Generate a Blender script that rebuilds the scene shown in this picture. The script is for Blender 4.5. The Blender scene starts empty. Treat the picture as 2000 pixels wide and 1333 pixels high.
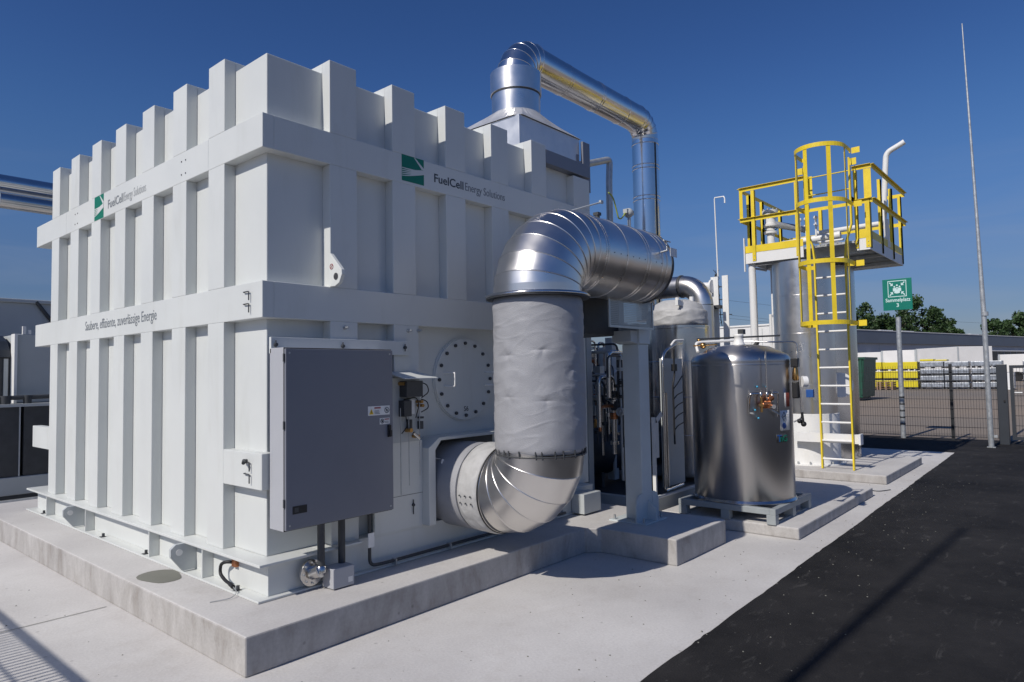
import bpy, bmesh, math, random
from mathutils import Vector, Matrix, noise
R_ = math.radians
PI = math.pi
random.seed(7)
scn = bpy.context.scene
C = scn.collection

# ------------------------------------------------------------------ camera
cam = bpy.data.cameras.new('camera')
camo = bpy.data.objects.new('camera', cam)
C.objects.link(camo)
rows = [[0.65303483, -0.02549127, -0.75689874],
        [-0.75713314, -0.04463879, -0.65173368],
        [-0.01717353, 0.99867791, -0.04845097]]
m4 = Matrix(rows).to_4x4()
m4.translation = Vector((0, 0, 1.6))
camo.matrix_world = m4
cam.sensor_width = 36.0
cam.lens = 36.0 * 1321.3147808 / 2000.0
cam.clip_start = 0.05
cam.clip_end = 3000
scn.camera = camo
scn.render.resolution_x = 1024
scn.render.resolution_y = 682

# ------------------------------------------------------------------ world, sun, exposure
SUN_EL = R_(41.5)
SUN_AZ = R_(180 - 2.6)             # direction towards the sun, from +X
w = bpy.data.worlds.new("World")
scn.world = w
w.use_nodes = True
nt = w.node_tree
bg = nt.nodes['Background']
sky = nt.nodes.new('ShaderNodeTexSky')
sky.sky_type = 'NISHITA'
sky.sun_disc = False
sky.sun_elevation = SUN_EL
sky.sun_rotation = PI / 2 - SUN_AZ
sky.altitude = 300
sky.air_density = 1.0
sky.dust_density = 0.6
sky.ozone_density = 3.0
hsv = nt.nodes.new('ShaderNodeHueSaturation')
hsv.inputs['Saturation'].default_value = 1.12
nt.links.new(sky.outputs[0], hsv.inputs['Color'])
# faint wisps of cirrus low in the sky
tc = nt.nodes.new('ShaderNodeTexCoord')
mp = nt.nodes.new('ShaderNodeMapping')
mp.inputs['Scale'].default_value = (2.2, 2.2, 16)
mp.inputs['Rotation'].default_value = (0.12, 0.1, 0.3)
nz = nt.nodes.new('ShaderNodeTexNoise')
nz.inputs['Scale'].default_value = 1.6
nz.inputs['Detail'].default_value = 7
nz.inputs['Distortion'].default_value = 0.8
cr = nt.nodes.new('ShaderNodeValToRGB')
cr.color_ramp.elements[0].position = 0.47
cr.color_ramp.elements[0].color = (0, 0, 0, 1)
cr.color_ramp.elements[1].position = 0.8
cr.color_ramp.elements[1].color = (0.35, 0.35, 0.35, 1)
sx = nt.nodes.new('ShaderNodeSeparateXYZ')
fade = nt.nodes.new('ShaderNodeMapRange')
fade.inputs[1].default_value = 0.03
fade.inputs[2].default_value = 0.30
fade.inputs[3].default_value = 1.0
fade.inputs[4].default_value = 0.0
mu = nt.nodes.new('ShaderNodeMath')
mu.operation = 'MULTIPLY'
mx = nt.nodes.new('ShaderNodeMix')
mx.data_type = 'RGBA'
mx.inputs[7].default_value = (3.6, 4.0, 4.8, 1)
nt.links.new(tc.outputs['Generated'], mp.inputs[0])
nt.links.new(mp.outputs[0], nz.inputs['Vector'])
nt.links.new(nz.outputs['Fac'], cr.inputs[0])
nt.links.new(tc.outputs['Generated'], sx.inputs[0])
nt.links.new(sx.outputs['Z'], fade.inputs[0])
nt.links.new(cr.outputs[0], mu.inputs[0])
nt.links.new(fade.outputs[0], mu.inputs[1])
nt.links.new(mu.outputs[0], mx.inputs[0])
# deep summer blue overhead, duller towards the horizon
grd = nt.nodes.new('ShaderNodeValToRGB')
stops = ((0.0, (0.50, 0.50, 0.66)), (0.10, (0.51, 0.56, 0.76)), (0.20, (0.70, 0.78, 1.0)), (0.31, (0.655, 0.86, 1.14)),
         (0.42, (0.55, 0.72, 1.08)), (0.55, (0.52, 0.68, 0.985)))
while len(grd.color_ramp.elements) < len(stops):
    grd.color_ramp.elements.new(0.5)
for el_, (p_, c_) in zip(grd.color_ramp.elements, stops):
    el_.position = p_
for el_, (p_, c_) in zip(grd.color_ramp.elements, stops):
    el_.position = p_
    el_.color = (c_[0] / 1.2, c_[1] / 1.2, c_[2] / 1.2, 1)
grd.color_ramp.interpolation = 'B_SPLINE'
tint = nt.nodes.new('ShaderNodeMix')
tint.data_type = 'RGBA'
tint.blend_type = 'MULTIPLY'
tint.inputs[0].default_value = 1.0
nt.links.new(sx.outputs['Z'], grd.inputs[0])
nt.links.new(hsv.outputs[0], tint.inputs[6])
nt.links.new(grd.outputs[0], tint.inputs[7])
nt.links.new(tint.outputs[2], mx.inputs[6])
nt.links.new(mx.outputs[2], bg.inputs[0])
bg.inputs[1].default_value = 0.087

sun = bpy.data.lights.new('sun', 'SUN')
sun.energy = 3.6
sun.angle = R_(0.53)
sun.color = (1.0, 0.94, 0.855)
suno = bpy.data.objects.new('sun', sun)
C.objects.link(suno)
to_sun = Vector((math.cos(SUN_EL) * math.cos(SUN_AZ), math.cos(SUN_EL) * math.sin(SUN_AZ), math.sin(SUN_EL)))
suno.rotation_euler = to_sun.to_track_quat('Z', 'Y').to_euler()
suno.location = (-20, 0, 30)

scn.view_settings.view_transform = 'Standard'
scn.view_settings.look = 'None'
scn.view_settings.gamma = 1
scn.view_settings.exposure = 0.0


# ------------------------------------------------------------------ materials
def newmat(name):
    m = bpy.data.materials.new(name)
    m.use_nodes = True
    return m, m.node_tree, m.node_tree.nodes['Principled BSDF']


def mat(name, col, rough=0.5, metal=0.0, var=0.06, vscale=3.0, bump=0.0, bscale=40.0, col2=None, mask=None,
        rvar=0.0, spec=0.5, stretch=(1, 1, 1), detail=6):
    """principled material with noise in colour, gloss and bump"""
    m, t, b = newmat(name)
    co = t.nodes.new('ShaderNodeTexCoord')
    mp_ = t.nodes.new('ShaderNodeMapping')
    mp_.inputs['Scale'].default_value = stretch
    t.links.new(co.outputs['Object'], mp_.inputs[0])
    n = t.nodes.new('ShaderNodeTexNoise')
    n.inputs['Scale'].default_value = vscale
    n.inputs['Detail'].default_value = detail
    n.inputs['Roughness'].default_value = 0.62
    t.links.new(mp_.outputs[0], n.inputs['Vector'])
    r = t.nodes.new('ShaderNodeValToRGB')
    e = r.color_ramp.elements
    c2 = col2 or tuple(c * (1 - var * 2.2) for c in col)
    e[0].position, e[1].position = (mask or (0.3, 0.7))
    e[0].color = (*c2, 1)
    e[1].color = (*col, 1)
    t.links.new(n.outputs['Fac'], r.inputs[0])
    t.links.new(r.outputs[0], b.inputs['Base Color'])
    b.inputs['Roughness'].default_value = rough
    b.inputs['Metallic'].default_value = metal
    b.inputs['Specular IOR Level'].default_value = spec
    if rvar:
        mr = t.nodes.new('ShaderNodeMapRange')
        mr.inputs[1].default_value = 0.3
        mr.inputs[2].default_value = 0.7
        mr.inputs[3].default_value = max(0, rough - rvar)
        mr.inputs[4].default_value = rough + rvar
        t.links.new(n.outputs['Fac'], mr.inputs[0])
        t.links.new(mr.outputs[0], b.inputs['Roughness'])
    if bump:
        n2 = t.nodes.new('ShaderNodeTexNoise')
        n2.inputs['Scale'].default_value = bscale
        n2.inputs['Detail'].default_value = 4
        t.links.new(mp_.outputs[0], n2.inputs['Vector'])
        bp = t.nodes.new('ShaderNodeBump')
        bp.inputs['Strength'].default_value = bump
        bp.inputs['Distance'].default_value = 0.02
        t.links.new(n2.outputs['Fac'], bp.inputs['Height'])
        t.links.new(bp.outputs[0], b.inputs['Normal'])
    return m


def concrete(name, base, dark, streak_shade=False, scale=1.0, spots=True):
    m, t, b = newmat(name)
    co = t.nodes.new('ShaderNodeTexCoord')
    big = t.nodes.new('ShaderNodeTexNoise')
    big.inputs['Scale'].default_value = 0.9 * scale
    big.inputs['Detail'].default_value = 8
    big.inputs['Roughness'].default_value = 0.65
    t.links.new(co.outputs['Object'], big.inputs['Vector'])
    r = t.nodes.new('ShaderNodeValToRGB')
    r.color_ramp.elements[0].position = 0.32
    r.color_ramp.elements[0].color = (*dark, 1)
    r.color_ramp.elements[1].position = 0.66
    r.color_ramp.elements[1].color = (*base, 1)
    t.links.new(big.outputs['Fac'], r.inputs[0])
    out = r.outputs[0]
    fine = t.nodes.new('ShaderNodeTexNoise')
    fine.inputs['Scale'].default_value = 60
    fine.inputs['Detail'].default_value = 6
    t.links.new(co.outputs['Object'], fine.inputs['Vector'])
    fr = t.nodes.new('ShaderNodeMapRange')
    fr.inputs[1].default_value = 0.3
    fr.inputs[2].default_value = 0.7
    fr.inputs[3].default_value = 0.93
    fr.inputs[4].default_value = 1.05
    t.links.new(fine.outputs['Fac'], fr.inputs[0])
    mm = t.nodes.new('ShaderNodeVectorMath')
    mm.operation = 'SCALE'
    t.links.new(out, mm.inputs[0])
    t.links.new(fr.outputs[0], mm.inputs['Scale'])
    out = mm.outputs[0]
    if spots:
        vo = t.nodes.new('ShaderNodeTexVoronoi')
        vo.inputs['Scale'].default_value = 5.0
        vo.inputs['Randomness'].default_value = 1.0
        t.links.new(co.outputs['Object'], vo.inputs['Vector'])
        vr = t.nodes.new('ShaderNodeMapRange')
        vr.inputs[1].default_value = 0.03
        vr.inputs[2].default_value = 0.07
        vr.inputs[3].default_value = 0.72
        vr.inputs[4].default_value = 1.0
        t.links.new(vo.outputs['Distance'], vr.inputs[0])
        m2 = t.nodes.new('ShaderNodeVectorMath')
        m2.operation = 'SCALE'
        t.links.new(out, m2.inputs[0])
        t.links.new(vr.outputs[0], m2.inputs['Scale'])
        out = m2.outputs[0]
    if streak_shade:
        # chalky and brown run-off stains, plus shade painted into the side faces
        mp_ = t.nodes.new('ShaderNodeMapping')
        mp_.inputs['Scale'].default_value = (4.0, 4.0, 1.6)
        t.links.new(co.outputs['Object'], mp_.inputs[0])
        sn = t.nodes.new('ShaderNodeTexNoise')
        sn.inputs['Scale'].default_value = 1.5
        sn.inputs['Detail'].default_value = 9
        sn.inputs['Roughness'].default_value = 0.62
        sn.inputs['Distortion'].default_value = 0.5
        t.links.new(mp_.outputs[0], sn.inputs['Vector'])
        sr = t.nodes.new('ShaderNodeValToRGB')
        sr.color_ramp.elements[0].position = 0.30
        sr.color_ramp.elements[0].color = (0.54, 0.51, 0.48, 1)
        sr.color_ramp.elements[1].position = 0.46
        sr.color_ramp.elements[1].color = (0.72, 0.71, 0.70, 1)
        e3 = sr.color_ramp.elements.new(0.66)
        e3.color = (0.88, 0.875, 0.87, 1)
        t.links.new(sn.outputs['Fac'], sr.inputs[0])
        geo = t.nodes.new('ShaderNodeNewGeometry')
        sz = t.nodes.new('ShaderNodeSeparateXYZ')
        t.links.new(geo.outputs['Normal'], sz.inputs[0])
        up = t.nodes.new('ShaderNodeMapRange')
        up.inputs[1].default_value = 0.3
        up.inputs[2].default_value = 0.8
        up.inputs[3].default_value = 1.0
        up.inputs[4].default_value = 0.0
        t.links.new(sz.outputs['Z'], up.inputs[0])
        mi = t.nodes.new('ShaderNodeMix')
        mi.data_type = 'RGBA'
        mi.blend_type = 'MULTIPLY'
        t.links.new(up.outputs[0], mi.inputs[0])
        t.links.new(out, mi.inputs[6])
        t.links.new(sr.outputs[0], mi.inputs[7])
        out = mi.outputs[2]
    t.links.new(out, b.inputs['Base Color'])
    b.inputs['Roughness'].default_value = 0.88
    b.inputs['Specular IOR Level'].default_value = 0.25
    bp = t.nodes.new('ShaderNodeBump')
    bp.inputs['Strength'].default_value = 0.25
    bp.inputs['Distance'].default_value = 0.006
    t.links.new(fine.outputs['Fac'], bp.inputs['Height'])
    t.links.new(bp.outputs[0], b.inputs['Normal'])
    return m


def asphalt_mat():
    m, t, b = newmat('asphalt')
    co = t.nodes.new('ShaderNodeTexCoord')
    n = t.nodes.new('ShaderNodeTexNoise')
    n.inputs['Scale'].default_value = 0.7
    n.inputs['Detail'].default_value = 9
    n.inputs['Roughness'].default_value = 0.7
    t.links.new(co.outputs['Object'], n.inputs['Vector'])
    r = t.nodes.new('ShaderNodeValToRGB')
    e = r.color_ramp.elements
    e[0].position = 0.35
    e[0].color = (0.0095, 0.0095, 0.011, 1)
    e[1].position = 0.72
    e[1].color = (0.036, 0.0345, 0.035, 1)
    t.links.new(n.outputs['Fac'], r.inputs[0])
    # pale dusty scuffs
    mp_ = t.nodes.new('ShaderNodeMapping')
    mp_.inputs['Scale'].default_value = (1.0, 3.0, 1)
    mp_.inputs['Rotation'].default_value = (0, 0, 0.7)
    t.links.new(co.outputs['Object'], mp_.inputs[0])
    s = t.nodes.new('ShaderNodeTexNoise')
    s.inputs['Scale'].default_value = 3.6
    s.inputs['Detail'].default_value = 10
    s.inputs['Roughness'].default_value = 0.72
    s.inputs['Distortion'].default_value = 0.6
    t.links.new(mp_.outputs[0], s.inputs['Vector'])
    sr = t.nodes.new('ShaderNodeMapRange')
    sr.inputs[1].default_value = 0.575
    sr.inputs[2].default_value = 0.80
    sr.inputs[3].default_value = 0.0
    sr.inputs[4].default_value = 0.6
    t.links.new(s.outputs['Fac'], sr.inputs[0])
    mi = t.nodes.new('ShaderNodeMix')
    mi.data_type = 'RGBA'
    mi.inputs[7].default_value = (0.15, 0.145, 0.14, 1)
    t.links.new(sr.outputs[0], mi.inputs[0])
    t.links.new(r.outputs[0], mi.inputs[6])
    # stone chips
    g = t.nodes.new('ShaderNodeTexVoronoi')
    g.inputs['Scale'].default_value = 85
    t.links.new(co.outputs['Object'], g.inputs['Vector'])
    g2 = t.nodes.new('ShaderNodeTexVoronoi')
    g2.inputs['Scale'].default_value = 9.0
    t.links.new(co.outputs['Object'], g2.inputs['Vector'])
    g2r = t.nodes.new('ShaderNodeMapRange')
    g2r.inputs[1].default_value = 0.035
    g2r.inputs[2].default_value = 0.06
    g2r.inputs[3].default_value = 1.0
    g2r.inputs[4].default_value = 0.0
    t.links.new(g2.outputs['Distance'], g2r.inputs[0])
    m3 = t.nodes.new('ShaderNodeMix')
    m3.data_type = 'RGBA'
    m3.inputs[7].default_value = (0.09, 0.087, 0.083, 1)
    t.links.new(g2r.outputs[0], m3.inputs[0])
    t.links.new(mi.outputs[2], m3.inputs[6])
    t.links.new(m3.outputs[2], b.inputs['Base Color'])
    b.inputs['Roughness'].default_value = 0.9
    b.inputs['Specular IOR Level'].default_value = 0.2
    bp = t.nodes.new('ShaderNodeBump')
    bp.inputs['Strength'].default_value = 0.5
    bp.inputs['Distance'].default_value = 0.006
    t.links.new(g.outputs['Distance'], bp.inputs['Height'])
    t.links.new(bp.outputs[0], b.inputs['Normal'])
    return m


M = dict(
    white=mat('white_paint', (0.655, 0.675, 0.66), 0.42, var=0.03, vscale=1.3, bump=0.03, bscale=5, rvar=0.07),
    greypaint=mat('light_grey_paint', (0.48, 0.51, 0.52), 0.45, var=0.04, vscale=2, rvar=0.06),
    steelblue=mat('grey_green_paint', (0.58, 0.63, 0.645), 0.42, var=0.05, vscale=3, rvar=0.06),
    cabinet=mat('cabinet_grey_powder_coat', (0.42, 0.43, 0.46), 0.5, var=0.02, vscale=1.2, bump=0.05, bscale=300),
    cabdark=mat('cabinet_door_powder_coat', (0.20, 0.21, 0.245), 0.34, var=0.03, vscale=1.2, bump=0.03, bscale=200),
    steel=mat('stainless_steel', (0.66, 0.64, 0.62), 0.20, 1.0, var=0.05, vscale=2.5, bump=0.05, bscale=2.2, rvar=0.05),
    tank=mat('brushed_stainless_tank', (0.58, 0.56, 0.545), 0.33, 1.0, var=0.05, vscale=2, bump=0.035, bscale=3,
             rvar=0.03, stretch=(1, 1, 0.12)),
    alu=mat('aluminium_cladding', (0.80, 0.775, 0.745), 0.31, 1.0, var=0.04, vscale=3, bump=0.05, bscale=2.5, rvar=0.05, detail=3),
    mirror=mat('polished_aluminium', (0.80, 0.785, 0.775), 0.19, 1.0, var=0.03, vscale=3, bump=0.05, bscale=4, rvar=0.04),
    hood=mat('zinc_hood_sheet', (0.74, 0.75, 0.77), 0.42, 0.6, var=0.07, vscale=5, rvar=0.08),
    galv=mat('galvanised_steel', (0.55, 0.57, 0.58), 0.42, 0.55, var=0.12, vscale=14, rvar=0.1),
    palletgrey=mat('painted_pallet_grey', (0.36, 0.39, 0.40), 0.5, 0.1, var=0.08, vscale=8),
    jacket=mat('grey_fabric_jacket', (0.355, 0.36, 0.385), 0.5, var=0.06, vscale=5, bump=0.22, bscale=160, rvar=0.08),
    jacketlite=mat('pale_fabric_jacket', (0.50, 0.50, 0.50), 0.6, var=0.1, vscale=8, bump=0.35, bscale=16),
    yellow=mat('yellow_paint', (0.88, 0.66, 0.03), 0.42, var=0.07, vscale=4, rvar=0.08),
    black=mat('black_rubber', (0.014, 0.014, 0.016), 0.55, var=0.1),
    dark=mat('dark_grey_metal', (0.060, 0.064, 0.070), 0.5, var=0.15, vscale=6),
    darkpipe=mat('dark_blue_grey_paint', (0.028, 0.035, 0.045), 0.42, var=0.1),
    fenceblack=mat('black_fence_coating', (0.022, 0.024, 0.028), 0.5, var=0.05),
    anthracite=mat('anthracite_gate_paint', (0.042, 0.048, 0.058), 0.42, var=0.08),
    brass=mat('brass', (0.62, 0.36, 0.13), 0.28, 1.0, var=0.12, vscale=20),
    copper=mat('copper', (0.60, 0.24, 0.11), 0.35, 0.9, var=0.15, vscale=20),
    red=mat('red_brown_panel', (0.24, 0.05, 0.03), 0.5, var=0.1),
    blue=mat('blue_plastic', (0.02, 0.09, 0.32), 0.4),
    lightblue=mat('light_blue_valve_cap', (0.05, 0.38, 0.62), 0.4),
    green=mat('green_sign_sheet', (0.0, 0.185, 0.135), 0.38, var=0.03),
    logogreen=mat('green_vinyl', (0.0, 0.17, 0.105), 0.4, var=0.02),
    logotext=mat('charcoal_vinyl', (0.045, 0.055, 0.065), 0.5, var=0.02),
    paletext=mat('pale_grey_vinyl', (0.36, 0.38, 0.39), 0.5, var=0.02),
    fadedtext=mat('grey_vinyl', (0.17, 0.19, 0.21), 0.5, var=0.02),
    palewhite=mat('bright_white_plastic', (0.80, 0.80, 0.79), 0.45, var=0.02),
    signtext=mat('sign_white', (0.62, 0.80, 0.78), 0.45, var=0.02),
    labelyellow=mat('label_yellow', (0.75, 0.5, 0.02), 0.5, var=0.02),
    labelred=mat('label_red', (0.32, 0.05, 0.06), 0.5, var=0.02),
    skip=mat('dark_green_skip_paint', (0.012, 0.085, 0.05), 0.45, var=0.15, vscale=3),
    wood=mat('pallet_wood', (0.42, 0.27, 0.18), 0.8, var=0.15, vscale=5),
    stackyellow=mat('yellow_wrapped_goods', (0.72, 0.60, 0.02), 0.4, var=0.06, vscale=4, bump=0.3, bscale=6),
    stackgrey=mat('silver_wrapped_goods', (0.42, 0.46, 0.52), 0.32, 0.1, var=0.28, vscale=5, bump=0.6, bscale=6),
    hallwall=mat('hall_wall_panel', (0.42, 0.45, 0.50), 0.6, var=0.04, vscale=0.4),
    hallroof=mat('hall_roof_sheet', (0.13, 0.155, 0.20), 0.5, var=0.06, vscale=0.3),
    halldark=mat('hall_glazing', (0.05, 0.045, 0.045), 0.35, var=0.4, vscale=0.5),
    trailer=mat('white_trailer_sheet', (0.84, 0.83, 0.81), 0.45, var=0.05, vscale=0.8),
    bark=mat('bark', (0.07, 0.05, 0.035), 0.9, var=0.15),
    leaf=mat('leaf_green', (0.040, 0.085, 0.022), 0.6, var=0.22, vscale=0.35),
    hose=mat('green_yellow_cable', (0.42, 0.50, 0.08), 0.5, var=0.1),
    mesh=mat('perforated_bright_steel', (0.52, 0.53, 0.52), 0.35, 0.6, var=0.05),
    stain=mat('dried_puddle', (0.20, 0.20, 0.17), 0.7, var=0.1),
    slab=concrete('concrete_slab', (0.63, 0.615, 0.60), (0.50, 0.485, 0.475), scale=0.7),
    plinth=concrete('concrete_plinth', (0.60, 0.585, 0.57), (0.49, 0.475, 0.465), streak_shade=True),
    asphalt=asphalt_mat(),
    yard=mat('yard_gravel', (0.31, 0.245, 0.19), 0.95, var=0.16, vscale=0.05, col2=(0.19, 0.18, 0.17),
             stretch=(1, 0.35, 1), bump=0.3, bscale=4, spec=0.1, detail=10),
)


# the tank is brushed round its girth: highlights stretch upright
for nm in ('tank',):
    nt_ = M[nm].node_tree
    b_ = nt_.nodes['Principled BSDF']
    tg_ = nt_.nodes.new('ShaderNodeTangent')
    tg_.direction_type = 'RADIAL'
    tg_.axis = 'Z'
    nt_.links.new(tg_.outputs[0], b_.inputs['Tangent'])
    b_.inputs['Anisotropic'].default_value = 0.75
    b_.inputs['Anisotropic Rotation'].default_value = 0.25


def grime(m, amount, scale, stretch, tint_):
    """faint weathering marks over the whole coat of paint"""
    t = m.node_tree
    b = t.nodes['Principled BSDF']
    src = b.inputs['Base Color'].links[0].from_socket
    co = t.nodes.new('ShaderNodeTexCoord')
    mp_ = t.nodes.new('ShaderNodeMapping')
    mp_.inputs['Scale'].default_value = stretch
    n = t.nodes.new('ShaderNodeTexNoise')
    n.inputs['Scale'].default_value = scale
    n.inputs['Detail'].default_value = 9
    n.inputs['Roughness'].default_value = 0.7
    n.inputs['Distortion'].default_value = 0.3
    mr = t.nodes.new('ShaderNodeMapRange')
    mr.inputs[1].default_value = 0.54
    mr.inputs[2].default_value = 0.82
    mr.inputs[3].default_value = 0.0
    mr.inputs[4].default_value = amount
    mi = t.nodes.new('ShaderNodeMix')
    mi.data_type = 'RGBA'
    mi.blend_type = 'MULTIPLY'
    mi.inputs[7].default_value = (*tint_, 1)
    t.links.new(co.outputs['Object'], mp_.inputs[0])
    t.links.new(mp_.outputs[0], n.inputs['Vector'])
    t.links.new(n.outputs['Fac'], mr.inputs[0])
    t.links.new(mr.outputs[0], mi.inputs[0])
    t.links.new(src, mi.inputs[6])
    t.links.new(mi.outputs[2], b.inputs['Base Color'])


grime(M['white'], 0.55, 1.6, (2.6, 2.6, 0.5), (0.80, 0.79, 0.74))
grime(M['palewhite'], 0.6, 2.0, (2.0, 2.0, 0.8), (0.78, 0.76, 0.70))
grime(M['yellow'], 0.8, 6.0, (1, 1, 1), (0.62, 0.55, 0.45))
grime(M['cabdark'], 0.5, 2.0, (1, 1, 0.6), (0.85, 0.85, 0.86))
grime(M['slab'], 0.8, 0.8, (1, 1, 1), (0.80, 0.77, 0.74))
grime(M['slab'], 0.8, 7.0, (1, 1, 1), (0.86, 0.84, 0.82))
grime(M['plinth'], 0.7, 3.0, (1, 1, 1), (0.80, 0.77, 0.74))


# ------------------------------------------------------------------ mesh helpers
class MB:
    """collects shapes and links them as ONE mesh object"""

    def __init__(self):
        self.bm = bmesh.new()

    def box(self, a, b):
        x0, x1 = sorted((a[0], b[0]))
        y0, y1 = sorted((a[1], b[1]))
        z0, z1 = sorted((a[2], b[2]))
        v = [self.bm.verts.new(p) for p in
             ((x0, y0, z0), (x1, y0, z0), (x1, y1, z0), (x0, y1, z0), (x0, y0, z1), (x1, y0, z1), (x1, y1, z1), (x0, y1, z1))]
        for f in ((0, 3, 2, 1), (4, 5, 6, 7), (0, 1, 5, 4), (1, 2, 6, 5), (2, 3, 7, 6), (3, 0, 4, 7)):
            self.bm.faces.new([v[i] for i in f])
        return self

    def prism(self, pts, d):
        """polygon pts (3D, planar) swept by vector d"""
        d = Vector(d)
        a = [self.bm.verts.new(Vector(p)) for p in pts]
        b = [self.bm.verts.new(Vector(p) + d) for p in pts]
        n = len(pts)
        f1 = self.bm.faces.new(a)
        f2 = self.bm.faces.new(list(reversed(b)))
        for i in range(n):
            self.bm.faces.new((a[i], b[i], b[(i + 1) % n], a[(i + 1) % n]))
        return self

    def tube(self, path, r, seg=12, cap=True, sharp=False, up=None):
        """swept round tube; r a number or one per point"""
        P = [Vector(p) for p in path]
        n = len(P)
        rr = r if isinstance(r, (list, tuple)) else [r] * n
        T = []
        for i in range(n):
            if i == 0:
                t = P[1] - P[0]
            elif i == n - 1:
                t = P[-1] - P[-2]
            else:
                t = (P[i + 1] - P[i]).normalized() + (P[i] - P[i - 1]).normalized()
            T.append(t.normalized())
        u = Vector(up) if up else (Vector((0, 0, 1)) if abs(T[0].z) < 0.9 else Vector((1, 0, 0)))
        u = (u - T[0] * u.dot(T[0])).normalized()
        rings = []
        for i in range(n):
            u = (u - T[i] * u.dot(T[i])).normalized()
            v = T[i].cross(u)
            k = 1.0
            if 0 < i < n - 1:
                c = (P[i + 1] - P[i]).normalized().dot(T[i])
                k = 1 / max(0.5, c)
                ax = ((P[i + 1] - P[i]).normalized() - (P[i] - P[i - 1]).normalized())
                ax = ax.normalized() if ax.length > 1e-5 else None
            else:
                ax = None
            ring = []
            for j in range(seg):
                a = 2 * PI * j / seg
                o = (u * math.cos(a) + v * math.sin(a)) * rr[i]
                if ax is not None and k > 1.0005:
                    o += ax * o.dot(ax) * (k - 1)
                ring.append(self.bm.verts.new(P[i] + o))
            rings.append(ring)
        for i in range(n - 1):
            for j in range(seg):
                f = self.bm.faces.new((rings[i][j], rings[i][(j + 1) % seg], rings[i + 1][(j + 1) % seg], rings[i + 1][j]))
                f.smooth = True
        if sharp:
            for i in range(n):
                for j in range(seg):
                    e = self.bm.edges.get((rings[i][j], rings[i][(j + 1) % seg]))
                    if e:
                        e.smooth = False
        if cap:
            f0 = self.bm.faces.new(list(reversed(rings[0])))
            f1 = self.bm.faces.new(rings[-1])
            for f in (f0, f1):
                for e in f.edges:
                    e.smooth = False
        return self

    def cyl(self, a, b, r, seg=24, r2=None):
        return self.tube([a, b], [r, r if r2 is None else r2], seg)

    def lathe(self, c, prof, seg=48, sharp=()):
        """profile [(r, z)] about a vertical axis at c"""
        rings = []
        for (r, z) in prof:
            rings.append([self.bm.verts.new((c[0] + r * math.cos(2 * PI * j / seg), c[1] + r * math.sin(2 * PI * j / seg), c[2] + z))
                          for j in range(seg)] if r > 1e-6 else [self.bm.verts.new((c[0], c[1], c[2] + z))])
        for i in range(len(rings) - 1):
            A, B = rings[i], rings[i + 1]
            for j in range(seg):
                k = (j + 1) % seg
                if len(A) == 1:
                    f = self.bm.faces.new((A[0], B[j], B[k])) if len(B) > 1 else None
                elif len(B) == 1:
                    f = self.bm.faces.new((A[j], A[k], B[0]))
                else:
                    f = self.bm.faces.new((A[j], A[k], B[k], B[j]))
                if f:
                    f.smooth = True
        for i in sharp:
            R = rings[i]
            for j in range(len(R)):
                e = self.bm.edges.get((R[j], R[(j + 1) % len(R)]))
                if e:
                    e.smooth = False
        return self

    def ball(self, c, r, seg=12):
        n = 6
        return self.lathe(c, [(r * math.sin(PI * i / n) if 0 < i < n else 0, -r * math.cos(PI * i / n)) for i in range(n + 1)], seg)

    def build(self, name, m, parent=None, bevel=0.0, fixn=True):
        me = bpy.data.meshes.new(name)
        if fixn:
            bmesh.ops.recalc_face_normals(self.bm, faces=self.bm.faces[:])
        self.bm.to_mesh(me)
        self.bm.free()
        me.materials.append(M[m] if isinstance(m, str) else m)
        o = bpy.data.objects.new(name, me)
        C.objects.link(o)
        if parent:
            o.parent = parent
            o.matrix_parent_inverse = Matrix.Translation(-parent_loc(parent))
        if bevel:
            b = o.modifiers.new('bevel', 'BEVEL')
            b.width = bevel
            b.segments = 2
            b.limit_method = 'ANGLE'
            b.angle_limit = R_(35)
            b.harden_normals = False
        return o


def parent_loc(o):
    # parts are modelled in world coordinates: only a top-level parent carries an offset
    return Vector((0, 0, 0)) if o.parent else Vector(o.location)


def tag(o, label=None, cat=None, group=None, kind=None):
    if label:
        o['label'] = label
    if cat:
        o['category'] = cat
    if group:
        o['group'] = group
    if kind:
        o['kind'] = kind
    return o


def thing(name, loc, label, cat, group=None):
    o = bpy.data.objects.new(name, None)
    o.location = loc
    o.empty_display_size = 0.2
    C.objects.link(o)
    tag(o, label, cat, group)
    return o


def copy_tree(o, off, parent=None):
    """copy of a thing with copies of its parts and sub-parts"""
    c = o.copy()
    C.objects.link(c)
    if parent:
        c.parent = parent
    else:
        c.location = Vector(o.location) + Vector(off)
    for ch in list(o.children):
        copy_tree(ch, off, c)
    return c


def arc(c, a, b, ang0, ang1, r, n):
    """points on an arc in the plane of unit vectors a, b"""
    c, a, b = Vector(c), Vector(a), Vector(b)
    return [c + (a * math.cos(t) + b * math.sin(t)) * r for t in [ang0 + (ang1 - ang0) * i / n for i in range(n + 1)]]


def rounded(points, r, n=6):
    """polyline with rounded corners"""
    P = [Vector(p) for p in points]
    out = [P[0]]
    for i in range(1, len(P) - 1):
        d0 = (P[i - 1] - P[i])
        d1 = (P[i + 1] - P[i])
        rr = min(r, d0.length * 0.45, d1.length * 0.45)
        p0 = P[i] + d0.normalized() * rr
        p1 = P[i] + d1.normalized() * rr
        for k in range(n + 1):
            t = k / n
            out.append(p0 * (1 - t) ** 2 + P[i] * 2 * t * (1 - t) + p1 * t * t)
    out.append(P[-1])
    return out


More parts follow.
